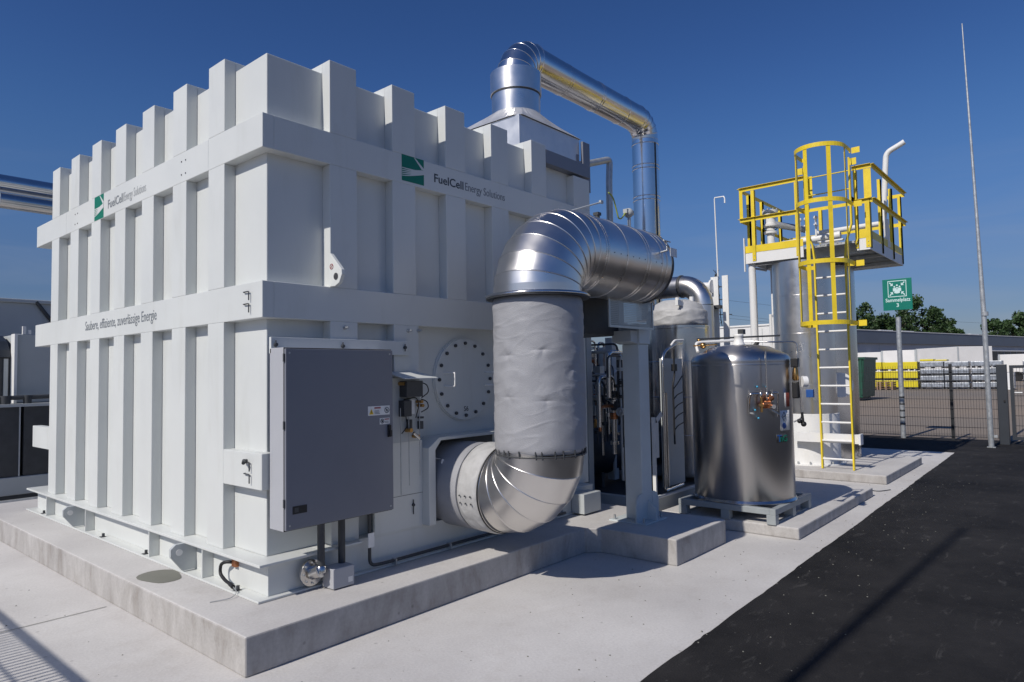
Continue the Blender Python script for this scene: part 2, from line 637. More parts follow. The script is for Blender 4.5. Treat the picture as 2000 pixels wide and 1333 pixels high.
def text_obj(name, body, size, origin, xdir, ydir, m, parent, width=None, bold=0.0):
    cu = bpy.data.curves.new(name, 'FONT')
    cu.body = body
    cu.size = size
    cu.extrude = 0.0008
    cu.offset = bold
    cu.resolution_u = 3
    tmp = bpy.data.objects.new('tmp', cu)
    C.objects.link(tmp)
    bpy.context.view_layer.update()
    dg = bpy.context.evaluated_depsgraph_get()
    me = bpy.data.meshes.new_from_object(tmp.evaluated_get(dg))
    bpy.data.objects.remove(tmp)
    xs = [v.co.x for v in me.vertices]
    x0, x1 = min(xs), max(xs)
    k = (width / (x1 - x0)) if width else 1
    X, Y = Vector(xdir), Vector(ydir)
    N = X.cross(Y)
    for v in me.vertices:
        p = Vector(origin) + X * (v.co.x - x0) * k + Y * v.co.y + N * v.co.z
        v.co = p
    me.name = name
    me.materials.clear()
    me.materials.append(M[m])
    o = bpy.data.objects.new(name, me)
    C.objects.link(o)
    if parent:
        o.parent = parent
        o.matrix_parent_inverse = Matrix.Translation(-parent_loc(parent))
    return o


# ================================================================== SETTING
def sheet(name, pts, z, m, label):
    bm = bmesh.new()
    bm.faces.new([bm.verts.new((x, y, z)) for x, y in pts])
    me = bpy.data.meshes.new(name)
    bm.to_mesh(me)
    bm.free()
    me.materials.append(M[m])
    o = bpy.data.objects.new(name, me)
    C.objects.link(o)
    tag(o, label, name.replace('_', ' '), kind='structure')
    return o


sheet('ground', [(-900, -900), (1500, -900), (1500, 1500), (-900, 1500)], -0.008, 'yard',
      'brown grey gravel yard beyond the mesh fence')
sheet('concrete_paving', [(-12, 1.0), (14.9, 1.0), (14.9, 22), (-12, 22)], 0.0, 'slab',
      'pale concrete paving around the plinths')
# asphalt lies on the slab with a slightly ragged edge
edge = []
x = -12.0
rg = random.Random(3)
while x < 14.9:
    edge.append((x, 1.80 + 0.0165 * x + rg.uniform(-0.005, 0.005) + 0.003 * math.sin(x * 2.3)))
    x += rg.uniform(0.05, 0.16)
yend = edge[-1][1]
sheet('asphalt_road', [(-12, -6), (17.75, -6), (17.75, 22), (14.88, 22), (14.9, yend)] + list(reversed(edge)), 0.004, 'asphalt',
      'black asphalt road along the concrete paving')

sheet('bounce_paving', [(-30, -40), (17.75, -40), (17.75, -6), (-30, -6)], 0.0, 'slab', 'unseen pale paving added beyond the asphalt road to lighten reflections')  # added out of view so the duct reflects a lighter ground
# paving joint: narrow strip of dark sealant
sheet('paving_joint', [(-4, 5.372), (1.8, 5.378), (1.8, 5.386), (-4, 5.382)], 0.004, 'stain', 'thin dark joint in the concrete paving')


rg = random.Random(21)
mbg = MB()
for k in range(420):
    x_, y_ = rg.uniform(-0.5, 12), 0
    y_ = rg.uniform(1.2, 3.4) if x_ > 1.6 else rg.uniform(2.5, 8)
    r_ = rg.uniform(0.002, 0.007)
    mbg.lathe((x_, y_, 0.004 if y_ < 2.0 else 0.0), [(r_, 0), (r_ * 0.7, r_ * 0.6), (0, r_ * 0.8)], 5)
tag(mbg.build('grit', 'stain'), 'scattered grit and pebbles on the paving', 'grit', kind='stuff')


# ------------------------------------------------------------------ concrete plinths
def plinth(name, boxes, label, polys=()):
    mb = MB()
    for a, b in boxes:
        mb.box(a, b)
    o = mb.build(name, 'plinth', None, bevel=0.012)
    o.location = (0, 0, 0)
    tag(o, label, 'plinth')
    return o


def slab_poly(name, pts, h, label, bevel=0.014):
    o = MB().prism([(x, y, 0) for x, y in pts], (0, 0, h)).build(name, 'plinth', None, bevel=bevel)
    return tag(o, label, 'plinth')


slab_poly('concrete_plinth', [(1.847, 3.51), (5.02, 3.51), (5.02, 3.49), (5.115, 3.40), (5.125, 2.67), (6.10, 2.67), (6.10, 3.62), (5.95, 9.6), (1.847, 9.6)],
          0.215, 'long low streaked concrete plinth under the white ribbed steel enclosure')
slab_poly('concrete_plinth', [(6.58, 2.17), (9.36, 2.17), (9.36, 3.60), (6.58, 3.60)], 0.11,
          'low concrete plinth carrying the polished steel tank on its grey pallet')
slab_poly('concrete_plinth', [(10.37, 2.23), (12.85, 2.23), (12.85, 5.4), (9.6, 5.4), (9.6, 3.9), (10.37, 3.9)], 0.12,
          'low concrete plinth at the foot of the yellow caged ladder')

# ================================================================== WHITE RIBBED ENCLOSURE
XB, XP = 2.215, 2.297           # rib face and panel face on the sunny side
YB, YP = 4.0, 4.092             # rib face and panel face on the shaded side
XE, YE = 5.95, 8.42
ZF, ZR, ZT = 0.452, 3.768, 3.834
L1, L2, U1, U2 = 1.987, 2.225, 3.090, 3.318
enc = thing('steel_enclosure', (4.0, 6.2, 0.216), 'large white ribbed steel enclosure with green logos on the concrete plinth', 'enclosure')
MB().box((XP, YP, ZF), (XE, YE, ZR)).build('panel_body', 'white', enc, bevel=0.006)
RY = [4.512 + 0.5945 * k for k in range(7)]
RW = 0.235
for y in RY:
    mb = MB()
    mb.box((XB, y, ZF), (XP, y + RW, L1)).box((XB, y, L2), (XP, y + RW, U1)).box((XB, y, U2), (XP, y + RW, ZT))
    mb.build('rib', 'white', enc, bevel=0.004)
    MB().box((XP + 0.0005, y, ZT - 0.066), (XE - 0.02, y + RW, ZT)).build('roof_rib', 'white', enc, bevel=0.004)
RX = [2.723, 3.281, 3.843, 4.403, 4.975]
PW = 0.228
for i, x in enumerate(RX):
    mb = MB()
    if i == 0:
        mb.box((x, YB, ZF), (x + PW, YP, L1))
    if i == 1:
        mb.box((x, YB, ZF), (x + PW + 0.02, YP, L1))
    mb.box((x, YB, L2), (x + PW, YP, U1)).box((x, YB, U2), (x + PW, YP, ZT + 0.004))
    mb.build('rib', 'white', enc, bevel=0.004)
    MB().box((x, YP + 0.0005, ZT - 0.064), (x + PW, YB + 0.36, ZT + 0.004)).build('roof_rib', 'white', enc, bevel=0.004)
MB().box((5.665, YB, U2), (XE, YP, 3.64)).box((5.665, YB, L2), (XE, YP, U1)).build('rib', 'white', enc, bevel=0.004)
MB().box((5.204, YB - 0.004, 3.665), (XE + 0.02, YP, 3.80)).build('eaves_shade', 'cabdark', enc, bevel=0.003)  # dark plate standing in for the shaded slot under the roof edge
# horizontal bands wrap the near corner and run past the far one
for z0, z1 in ((L1, L2), (U1, U2)):
    mb = MB().box((XB, YB, z0), (XP, 8.85, z1)).box((XP, YB, z0), (XE, YP, z1))
    mb.build('band', 'white', enc, bevel=0.004)
MB().box((XB, YB + 0.005, 0.892), (XP, 4.5115, 1.122)).box((XP, YB + 0.005, 0.892), (XP + 0.012, YP, 1.122)).build('corner_block', 'white', enc, bevel=0.004)
MB().box((XB, RY[-1] + RW + 0.0005, 0.892), (XP, 8.888, 1.122)).build('corner_block', 'white', enc, bevel=0.004)
# far wall stiffeners seen end-on past the far corner
MB().box((XP, YE, ZF), (XE, YE + 0.05, ZR - 0.1)).box((XP, YE + 0.05, L1), (XE, 8.85, L2)).box((XP, YE + 0.05, U1), (XE, 8.85, U2)).build('rear_frame', 'white', enc)
# base frame: channel with top and bottom flanges
bf = MB()
bf.box((2.160, 3.945, 0.217), (5.88, 8.86, 0.231))
bf.box((2.250, 3.990, 0.231), (5.87, 8.80, 0.434))
bf.box((2.160, 3.930, 0.434), (2.62, 8.86, 0.452))
bf.box((2.62, 3.985, 0.434), (5.87, 8.80, 0.452))
bf.box((2.62, 3.932, 0.4375), (2.93, 3.985, 0.452))
for y in (4.72, 5.62, 7.05, 8.2):
    bf.box((2.172, y, 0.231), (2.250, y + 0.012, 0.434))
bfo = bf.build('base_frame', 'white', enc, bevel=0.003)
# lifting lugs welded under the flange (plates standing across the frame)
for y in (4.98, 7.31):
    o = MB()
    pts = [(2.25, 0.434), (2.105, 0.434), (2.070, 0.405), (2.070, 0.352), (2.155, 0.240), (2.25, 0.240)]
    o.prism([(a, y, b) for a, b in pts], (0, 0.028, 0))
    lug = o.build('lifting_lug', 'greypaint', enc, bevel=0.002)
    MB().cyl((2.128, y - 0.004, 0.375), (2.128, y + 0.03, 0.375), 0.023, 16).build('lug_hole', 'palewhite', lug)
# hinged eye lug on the shaded face
MB().prism([(2.724, y, z) for y, z in ((4.09, 2.525), (4.0, 2.46), (3.872, 2.335), (3.868, 2.30), (3.90, 2.245), (3.95, 2.225), (4.09, 2.232))],
           (0.028, 0, 0)).build('eye_plate', 'white', enc, bevel=0.003)
ep = [c for c in enc.children if c.name == 'eye_plate'][0]
MB().cyl((2.7205, 3.935, 2.292), (2.727, 3.935, 2.292), 0.024, 18).build('eye_hole', 'dark', ep)
mb = MB().tube(arc((2.7225, 3.985, 2.365), (0, 1, 0), (0, 0, 1), 0, 2 * PI, 0.018, 16), 0.0022, 6, cap=False)
mb.tube([(2.7225, 3.973, 2.378), (2.7225, 3.997, 2.352)], 0.0022, 6)
mb.build('warning_mark', 'labelred', ep)
# small foundation bolts, clips and hooks
for y in (4.25, 5.72, 6.65, 8.35):
    mb = MB().box((2.175, y, 0.231), (2.215, y + 0.05, 0.2345)).cyl((2.198, y + 0.02, 0.2345), (2.198, y + 0.02, 0.262), 0.012, 6)
    mb.build('anchor_bolt', 'dark', enc)


def lhook(x, y, z, s=1.0, parent=enc):
    p = rounded([(x + 0.002, y + 0.05, z), (x - 0.012, y + 0.05, z), (x - 0.014, y - 0.025, z), (x - 0.014, y - 0.025, z - 0.058 * s)], 0.008, 3)
    MB().tube(p, 0.0042, 8).build('hook', 'dark', parent)


for y, z in ((4.17, 2.165), (4.17, 2.085), (4.16, 1.062), (4.16, 0.985)):
    lhook(XB, y, z)
MB().cyl((XB, 4.19, 1.065), (XB - 0.02, 4.19, 1.065), 0.014, 10).cyl((XB - 0.02, 4.19, 1.07), (XB - 0.045, 4.15, 1.06), 0.012, 8).build('latch', 'dark', enc)
# bolt groups on the upper band
for yc in (5.15, 7.55):
    mb = MB()
    for dy in (-0.035, 0.035):
        for dz in (-0.05, 0.05):
            mb.cyl((XB, yc + dy, 3.2 + dz), (XB - 0.003, yc + dy, 3.2 + dz), 0.0065, 8)
    mb.build('bolt_group', 'dark', enc)
# weld lines on the bands
MB().box((XB - 0.0008, 4.748, U1 + 0.002), (XB, 4.7515, U2 - 0.002)).box((XB - 0.0008, 7.85, U1 + 0.002), (XB, 7.853, U2 - 0.002)).build('weld_seam', 'greypaint', enc)
# pins on the lower band, shaded side
for x, z in ((2.84, 1.945), (3.42, 1.945), (3.523, 1.95)):
    MB().cyl((x, YB, z), (x, YB - 0.045, z), 0.007, 8).cyl((x, YB, z), (x, YB - 0.006, z), 0.016, 8).build('pin', 'galv', enc)

# flange plates on the shaded side
MB().box((2.262, 3.9755, 1.756), (3.402, YB, 1.862)).build('mounting_strip', 'white', enc, bevel=0.002)
mb = MB()
for x in (2.29, 2.80, 3.36):
    mb.cyl((x, 3.9755, 1.813), (x, 3.955, 1.813), 0.012, 6).tube([(x, 3.965, 1.84), (x, 3.965, 1.785)], 0.004, 6)
mb.build('clamp', 'dark', enc)
MB().box((3.07, 3.976, 0.452), (3.53, YB - 0.0005, 1.10)).build('access_plate', 'white', enc, bevel=0.002)
MB().box((3.235, 3.9745, 0.70), (3.53, 3.976, 0.703)).build('plate_joint', 'dark', enc)
MB().cyl((3.43, 3.976, 0.62), (3.43, 3.96, 0.62), 0.012, 6).tube([(3.43, 3.968, 0.66), (3.43, 3.968, 0.55)], 0.004, 6).build('clamp', 'dark', enc)

# round inspection hatch
hx, hz, hr = 4.10, 1.562, 0.343
mb = MB().tube([(hx, YP, hz), (hx, YP - 0.03, hz)], hr, 64)
hatch = mb.build('inspection_hatch', 'white', enc, bevel=0.004)
MB().tube([(hx, YP + 0.001, hz), (hx, YP - 0.014, hz)], hr * 0.97 + 0.018, 64).build('hatch_rim', 'white', hatch)
for k in range(16):
    a = 2 * PI * (k + 0.0) / 16 + PI / 2
    bx, bz = hx + 0.305 * math.cos(a), hz + 0.305 * math.sin(a)
    MB().cyl((bx, YP - 0.03, bz), (bx, YP - 0.046, bz), 0.0145, 6).build('hatch_bolt', 'dark', hatch)
for dx in (-0.245, 0.245):
    p = rounded([(hx + dx, YP - 0.03, hz + 0.055), (hx + dx, YP - 0.155, hz + 0.055), (hx + dx, YP - 0.155, hz - 0.055), (hx + dx, YP - 0.03, hz - 0.055)], 0.01, 3)
    MB().tube(p, 0.006, 8).build('hatch_handle', 'palewhite', hatch)
text_obj('hatch_lettering', 'S6', 0.06, (hx - 0.02, YP - 0.0315, hz - 0.27), (1, 0, 0), (0, 0, 1), 'logotext', hatch)

# ---- logos and lettering
def logo(org, X, Nout, w_, h_):
    """green square with sun-ray and field lines; org = lower left corner"""
    X, Z, O, N = Vector(X), Vector((0, 0, 1)), Vector(org), Vector(Nout)

    def P(u, v, e=0.0):
        return O + X * u * w_ + Z * v * h_ + N * e
    lg = MB().prism([P(0, 0), P(1, 0), P(1, 1), P(0, 1)], N * 0.0012).build('logo', 'logogreen', enc)
    mb = MB()
    mb.prism([P(0.55, 0.985, 0.0012), P(0.60, 0.985, 0.0012), P(1.0, 0.66, 0.0012), P(1.0, 0.60, 0.0012), P(0.90, 0.60, 0.0012)], N * 0.0006)

    def yc(u, k):     # fan of curves meeting at the right edge
        y0 = 0.49 - 0.075 * k
        return y0 + (0.50 - y0) * (u ** 1.3) * 0.9
    for k in range(5):
        up = [P(u / 8, yc(u / 8, k) + 0.012 + 0.02 * (u / 8), 0.0012) for u in range(9)]
        dn = [P(u / 8, yc(u / 8, k) - 0.016 - 0.03 * (u / 8), 0.0012) for u in range(8, -1, -1)]
        mb.prism(up + dn, N * (0.0006 + 0.00008 * k))
    mb.prism([P(0.45, 0.49, 0.0012), P(1.0, 0.60, 0.0012), P(1.0, 0.44, 0.0012), P(0.8, 0.40, 0.0012), P(0.5, 0.40, 0.0012)], N * 0.0011)
    mb.build('logo_rays', 'white', lg)
    return lg


logo((3.372, YB, 3.112), (1, 0, 0), (0, -1, 0), 0.228, 0.206)
text_obj('lettering', 'FuelCell', 0.098, (3.712, YB - 0.001, 3.168), (1, 0, 0), (0, 0, 1), 'logotext', enc, width=0.335, bold=0.0012)
text_obj('lettering', 'Energy Solutions', 0.098, (4.068, YB - 0.001, 3.168), (1, 0, 0), (0, 0, 1), 'fadedtext', enc, width=0.51)
logo((XB, 7.045, 3.094), (0, -1, 0), (-1, 0, 0), 0.235, 0.222)
text_obj('lettering', 'FuelCell', 0.11, (XB - 0.001, 6.70, 3.155), (0, -1, 0), (0, 0, 1), 'fadedtext', enc, width=0.36, bold=0.0008)
text_obj('lettering', 'Energy Solutions', 0.11, (XB - 0.001, 6.32, 3.155), (0, -1, 0), (0, 0, 1), 'paletext', enc, width=0.47)
text_obj('lettering', 'Saubere, effiziente, zuverlässige Energie', 0.125, (XB - 0.001, 7.25, 2.078), (0, -1, 0), (0, 0, 1), 'fadedtext', enc, width=1.63)

# duct opening in the shaded wall, framed by bent sheet
fr = MB()
fr.prism([(3.53, 3.90, 0.452), (3.60, 3.90, 0.452), (3.60, 3.90, 1.02), (3.66, 3.90, 1.09), (4.60, 3.90, 1.09), (4.60, 3.90, 1.115), (3.64, 3.90, 1.115), (3.53, 3.90, 1.04)],
         (0, 0.19, 0))
fr.build('opening_frame', 'white', enc, bevel=0.003)
MB().box((3.605, YP - 0.012, 0.455), (4.45, YP - 0.0005, 1.08)).build('recess_shade', 'dark', enc)  # dark sheet on the white wall, painting the shade inside the opening
for z, xx in ((0.96, 3.60), (0.86, 3.60), (0.74, 3.60), (0.66, 3.60)):
    MB().tube([(xx, 4.0, z), (xx + 0.13, 3.93, z - 0.03)], 0.0045, 6).build('stud', 'galv', enc)
for (x, z, a) in ((3.70, 0.915, -0.35), (3.665, 0.80, -1.1)):
    c_, s_ = math.cos(a), math.sin(a)
    q = [(x + c_ * u - s_ * v, 3.90, z + s_ * u + c_ * v) for u, v in ((-.04, -.018), (.04, -.018), (.04, .018), (-.04, .018))]
    MB().prism(q, (0, 0.003, 0)).build('paper_tag', 'palewhite', enc)

# cable and clamp at the near base corner
mb = MB().tube(rounded([(2.25, 4.40, 0.375), (2.20, 4.44, 0.385), (2.195, 4.50, 0.36), (2.19, 4.50, 0.30), (2.185, 4.42, 0.27), (2.18, 4.34, 0.262)], 0.05, 5), 0.011, 10)
tag(mb.build('earth_cable', 'black'), 'short black cable loop at the near foot of the white enclosure', 'cable')
ec = bpy.data.objects['earth_cable']
MB().box((2.225, 4.36, 0.355), (2.25, 4.41, 0.40)).build('cable_lug', 'copper', ec)
MB().cyl((2.18, 4.34, 0.262), (2.175, 4.29, 0.254), 0.014, 10).build('cable_gland', 'black', ec)
MB().tube(rounded([(2.175, 4.29, 0.254), (2.16, 4.22, 0.25), (2.15, 4.20, 0.235), (2.10, 4.17, 0.225), (2.04, 4.20, 0.2205), (1.99, 4.22, 0.219)], 0.03, 4), 0.0028, 6).build('loose_wire', 'galv', ec)

# puddle stain under the lug
mb = MB()
pp = []
for k in range(22):
    a = 2 * PI * k / 22
    pp.append((2.035 + 0.125 * math.cos(a) * (1 + 0.12 * math.sin(3 * a)), 5.06 + 0.21 * math.sin(a) * (1 + 0.1 * math.cos(2 * a)), 0.2155))
mb.prism(pp, (0, 0, 0.0015))
tag(mb.build('dried_puddle', 'stain'), 'grey dried puddle on the plinth edge below the near lifting lug', 'puddle')

# ------------------------------------------------------------------ control cabinet
cab = thing('control_cabinet', (2.65, 3.9, 0.65), 'grey wall-hung control cabinet on the shaded side of the white enclosure', 'cabinet')
CX0, CX1, CY, CZ0, CZ1 = 2.262, 3.112, 3.808, 0.650, 1.790
MB().box((CX0, CY + 0.022, CZ0), (CX1, 3.992, CZ1)).build('cabinet_body', 'cabinet', cab, bevel=0.004)
door = MB().box((CX0 + 0.004, CY, CZ0 + 0.008), (CX1 - 0.004, CY + 0.020, CZ1 - 0.008)).build('door', 'cabdark', cab, bevel=0.003)
MB().box((CX1 - 0.055, CY - 0.016, 1.17), (CX1 - 0.030, CY, 1.255)).box((CX1 - 0.050, CY - 0.030, 1.175), (CX1 - 0.034, CY - 0.016, 1.22)).build('handle', 'black', door, bevel=0.003)
for z in (CZ0 + 0.035, CZ1 - 0.035):
    for x in (CX0 + 0.03, CX1 - 0.03):
        MB().cyl((x, CY, z), (x, CY - 0.002, z), 0.006, 10).build('door_screw', 'galv', door)
MB().box((CX0 + 0.001, CY + 0.0202, CZ0 + 0.001), (CX1 - 0.001, CY + 0.0218, CZ1 - 0.001)).build('gasket', 'black', cab)
for z in (0.80, 1.28, 1.70):
    MB().cyl((CX0 - 0.003, CY + 0.012, z), (CX0 - 0.003, CY + 0.012, z + 0.05), 0.006, 8).build('hinge', 'dark', door)
MB().box((2.312, CY - 0.0025, 0.752), (2.412, CY, 0.80)).build('nameplate', 'black', door)
MB().box((2.325, CY - 0.004, 0.762), (2.352, CY - 0.0025, 0.79)).build('nameplate_panel', 'dark', door)


def label_plate(x0, z0, x1, z1, tri_first=True, small=False):
    lp = MB().box((x0, CY - 0.0015, z0), (x1, CY, z1)).build('warning_label', 'palewhite', door)
    w_, h_ = x1 - x0, z1 - z0
    e = CY - 0.003
    if not small:
        MB().prism([(x0 + 0.010, e, z0 + 0.008), (x0 + 0.046, e, z0 + 0.008), (x0 + 0.028, e, z0 + 0.046)], (0, 0.0014, 0)).build('triangle', 'labelyellow', lp)
        MB().prism([(x0 + 0.026, e - 0.001, z0 + 0.036), (x0 + 0.031, e - 0.001, z0 + 0.027), (x0 + 0.027, e - 0.001, z0 + 0.025), (x0 + 0.030, e - 0.001, z0 + 0.013),
                    (x0 + 0.023, e - 0.001, z0 + 0.024), (x0 + 0.027, e - 0.001, z0 + 0.027)], (0, 0.0009, 0)).build('triangle_mark', 'black', lp)
        MB().box((x0 + 0.054, e, z1 - 0.018), (x0 + 0.108, e + 0.0014, z1 - 0.008)).build('red_bar', 'labelred', lp)
        mb_ = MB()
        for k in range(3):
            mb_.box((x0 + 0.054, e, z0 + 0.010 + 0.009 * k), (x0 + 0.10 - 0.004 * k, e + 0.0014, z0 + 0.0135 + 0.009 * k))
        mb_.build('text_lines', 'fadedtext', lp)
        cx, cz, rr = x1 - 0.026, z0 + h_ / 2, 0.019
    else:
        MB().box((x0 + 0.042, e, z1 - 0.013), (x1 - 0.006, e + 0.0014, z1 - 0.006)).build('red_bar', 'labelred', lp)
        mb_ = MB()
        for k in range(2):
            mb_.box((x0 + 0.042, e, z0 + 0.010 + 0.008 * k), (x1 - 0.010, e + 0.0014, z0 + 0.0132 + 0.008 * k))
        mb_.build('text_lines', 'fadedtext', lp)
        cx, cz, rr = x0 + 0.021, z0 + h_ / 2, 0.0145
    MB().tube(arc((cx, e, cz), (1, 0, 0), (0, 0, 1), 0, 2 * PI, rr, 20), 0.0018, 6, cap=False).tube([(cx - rr * .7, e, cz + rr * .7), (cx + rr * .7, e, cz - rr * .7)], 0.0015, 6).prism(
        [(cx - 0.005, e - 0.001, cz - 0.008), (cx + 0.004, e - 0.001, cz - 0.009), (cx + 0.006, e - 0.001, cz + 0.004), (cx - 0.001, e - 0.001, cz + 0.010), (cx - 0.006, e - 0.001, cz + 0.002)],
        (0, 0.001, 0)).build('pictogram', 'logotext', lp)


label_plate(2.890, 1.328, 3.078, 1.392)
label_plate(2.990, 1.262, 3.078, 1.306, small=True)
# conduits out of the cabinet floor
MB().tube([(2.555, 3.87, CZ0), (2.555, 3.87, 0.36)], 0.024, 14).build('conduit', 'dark', cab)
MB().tube([(2.735, 3.90, CZ0), (2.735, 3.90, 0.33)], 0.024, 14).build('conduit', 'dark', cab)
p = rounded([(2.985, 3.925, CZ0), (2.985, 3.925, 0.27), (3.10, 3.925, 0.262), (5.3, 3.925, 0.258)], 0.06, 6)
tag(MB().tube(p, 0.012, 12).build('floor_conduit', 'dark'), 'thin dark conduit running along the foot of the white enclosure', 'conduit')
fc = bpy.data.objects['floor_conduit']
MB().box((2.960, 3.905, 0.40), (3.012, 3.912, 0.50)).build('identification_tag', 'palewhite', fc)
for x in (3.2, 3.75, 4.3, 4.9):
    MB().box((x, 3.90, 0.232), (x + 0.012, 3.95, 0.275)).build('clip', 'galv', fc)
# round flange and junction box under the cabinet
jb = thing('junction_box', (2.62, 3.87, 0.28), 'small galvanised junction box below the two cabinet conduits', 'junction box')
MB().tube([(2.525, 3.95, 0.328), (2.525, 3.925, 0.328)], 0.085, 28).build('flange', 'steel', jb, bevel=0.002)
for k in range(8):
    a = 2 * PI * k / 8
    MB().cyl((2.525 + 0.065 * math.cos(a), 3.925, 0.328 + 0.065 * math.sin(a)), (2.525 + 0.065 * math.cos(a), 3.915, 0.328 + 0.065 * math.sin(a)), 0.007, 6).build('flange_bolt', 'galv', jb)
MB().tube([(2.525, 3.925, 0.328), (2.545, 3.86, 0.35)], 0.045, 18).lathe((2.555, 3.87, 0.335), [(0.034, 0), (0.034, 0.04), (0.026, 0.045)], 16).build('gland', 'steel', jb)
bx = MB().box((2.60, 3.80, 0.222), (2.765, 3.925, 0.352)).build('box', 'cabinet', jb, bevel=0.005)
MB().box((2.715, 3.7985, 0.245), (2.75, 3.80, 0.28)).build('box_label', 'palewhite', bx)

# ------------------------------------------------------------------ instrument rack beside the cabinet
ir = thing('instrument_rack', (3.37, 3.95, 1.1), 'open rack of small valves and thin tubes between cabinet and round hatch', 'instrument rack')
MB().box((3.235, 3.965, 1.10), (3.50, 3.975, 1.585)).build('back_plate', 'greypaint', ir)
MB().prism([(3.17, 3.99, 1.625), (3.50, 3.99, 1.625), (3.545, 3.80, 1.575), (3.215, 3.80, 1.575)], (0, 0, 0.006)).build('rain_hood', 'white', ir)
MB().box((3.30, 3.88, 1.44), (3.46, 3.965, 1.56)).build('valve_block', 'dark', ir, bevel=0.003)
MB().box((3.29, 3.90, 1.295), (3.365, 3.965, 1.415)).build('solenoid', 'dark', ir, bevel=0.003)
MB().box((3.37, 3.93, 1.31), (3.42, 3.965, 1.42)).build('white_module', 'palewhite', ir, bevel=0.002)
for i, (x, z1) in enumerate(((3.275, 1.36), (3.355, 1.30), (3.462, 1.50))):
    MB().tube([(x, 3.925, z1), (x, 3.925, 0.72 + 0.06 * i)], 0.0035, 6).build('thin_tube', 'galv', ir)
for x, z, r in ((3.30, 1.54, 0.014), (3.325, 1.46, 0.012), (3.36, 1.19, 0.016), (3.43, 1.14, 0.014), (3.47, 1.40, 0.012), (3.48, 1.37, 0.012)):
    MB().cyl((x, 3.965, z), (x, 3.90, z), r, 10).build('fitting', 'brass', ir)
for pts in ([(3.47, 3.93, 1.55), (3.53, 3.91, 1.53), (3.54, 3.90, 1.47), (3.48, 3.92, 1.43)], [(3.48, 3.93, 1.42), (3.53, 3.91, 1.40), (3.535, 3.90, 1.35), (3.475, 3.92, 1.32)],
            [(3.31, 3.93, 1.42), (3.40, 3.89, 1.44), (3.43, 3.89, 1.38), (3.42, 3.92, 1.28)], [(3.33, 3.93, 1.30), (3.32, 3.90, 1.22), (3.28, 3.92, 1.17)]):
    MB().tube(rounded(pts, 0.05, 5), 0.004, 6).build('hose', 'black', ir)
MB().tube([(3.38, 3.90, 1.17), (3.43, 3.89, 1.125)], 0.012, 10).build('regulator', 'steel', ir)
MB().box((3.475, 3.93, 1.19), (3.505, 3.965, 1.25)).box((3.475, 3.93, 1.27), (3.51, 3.965, 1.285)).build('switch', 'dark', ir)
MB().box((3.365, 3.92, 1.19), (3.385, 3.965, 1.27)).build('switch', 'dark', ir)

# ================================================================== LARGE INSULATED DUCT
DX, DY, DR = 3.95, 3.14, 0.335
duct = thing('insulated_duct', (DX, DY, 0.3), 'large silver duct elbowing up out of the white enclosure wrapped in grey fabric', 'duct')
ZL, BR = 0.718, 0.337            # lower centre height, elbow radius
ZU, BU = 2.556, 0.374


def seg_elbow(name, c, a, b, a0, a1, rad, r, n, m, seam=True, seg=72):
    """lobster-back elbow: n straight gores, each with its seam bead"""
    pts = [Vector(c) + (Vector(a) * math.cos(t) + Vector(b) * math.sin(t)) * rad for t in [a0 + (a1 - a0) * (i + 0.0) / n for i in range(n + 1)]]
    mb_ = MB().tube(pts, r, seg, cap=False, sharp=True)
    o = mb_.build(name, m, duct_parent[0])
    if seam:
        for i in range(n + 1):
            p_ = pts[i]
            t = a0 + (a1 - a0) * i / n
            tg = (-Vector(a) * math.sin(t) + Vector(b) * math.cos(t)).normalized()
            MB().tube([p_ - tg * 0.006, p_ - tg * 0.003, p_ + tg * 0.003, p_ + tg * 0.006], [r + 0.0005, r + 0.005, r + 0.005, r + 0.0005], seg, cap=False).build('seam_bead', m, o)
    return o


duct_parent = [duct]
# lower jacket sleeves round the horizontal stub out of the wall
MB().tube([(DX, 4.12, ZL), (DX, 3.90, ZL), (DX, 3.70, ZL)], DR + 0.005, 64).build('wall_sleeve', 'jacket', duct)


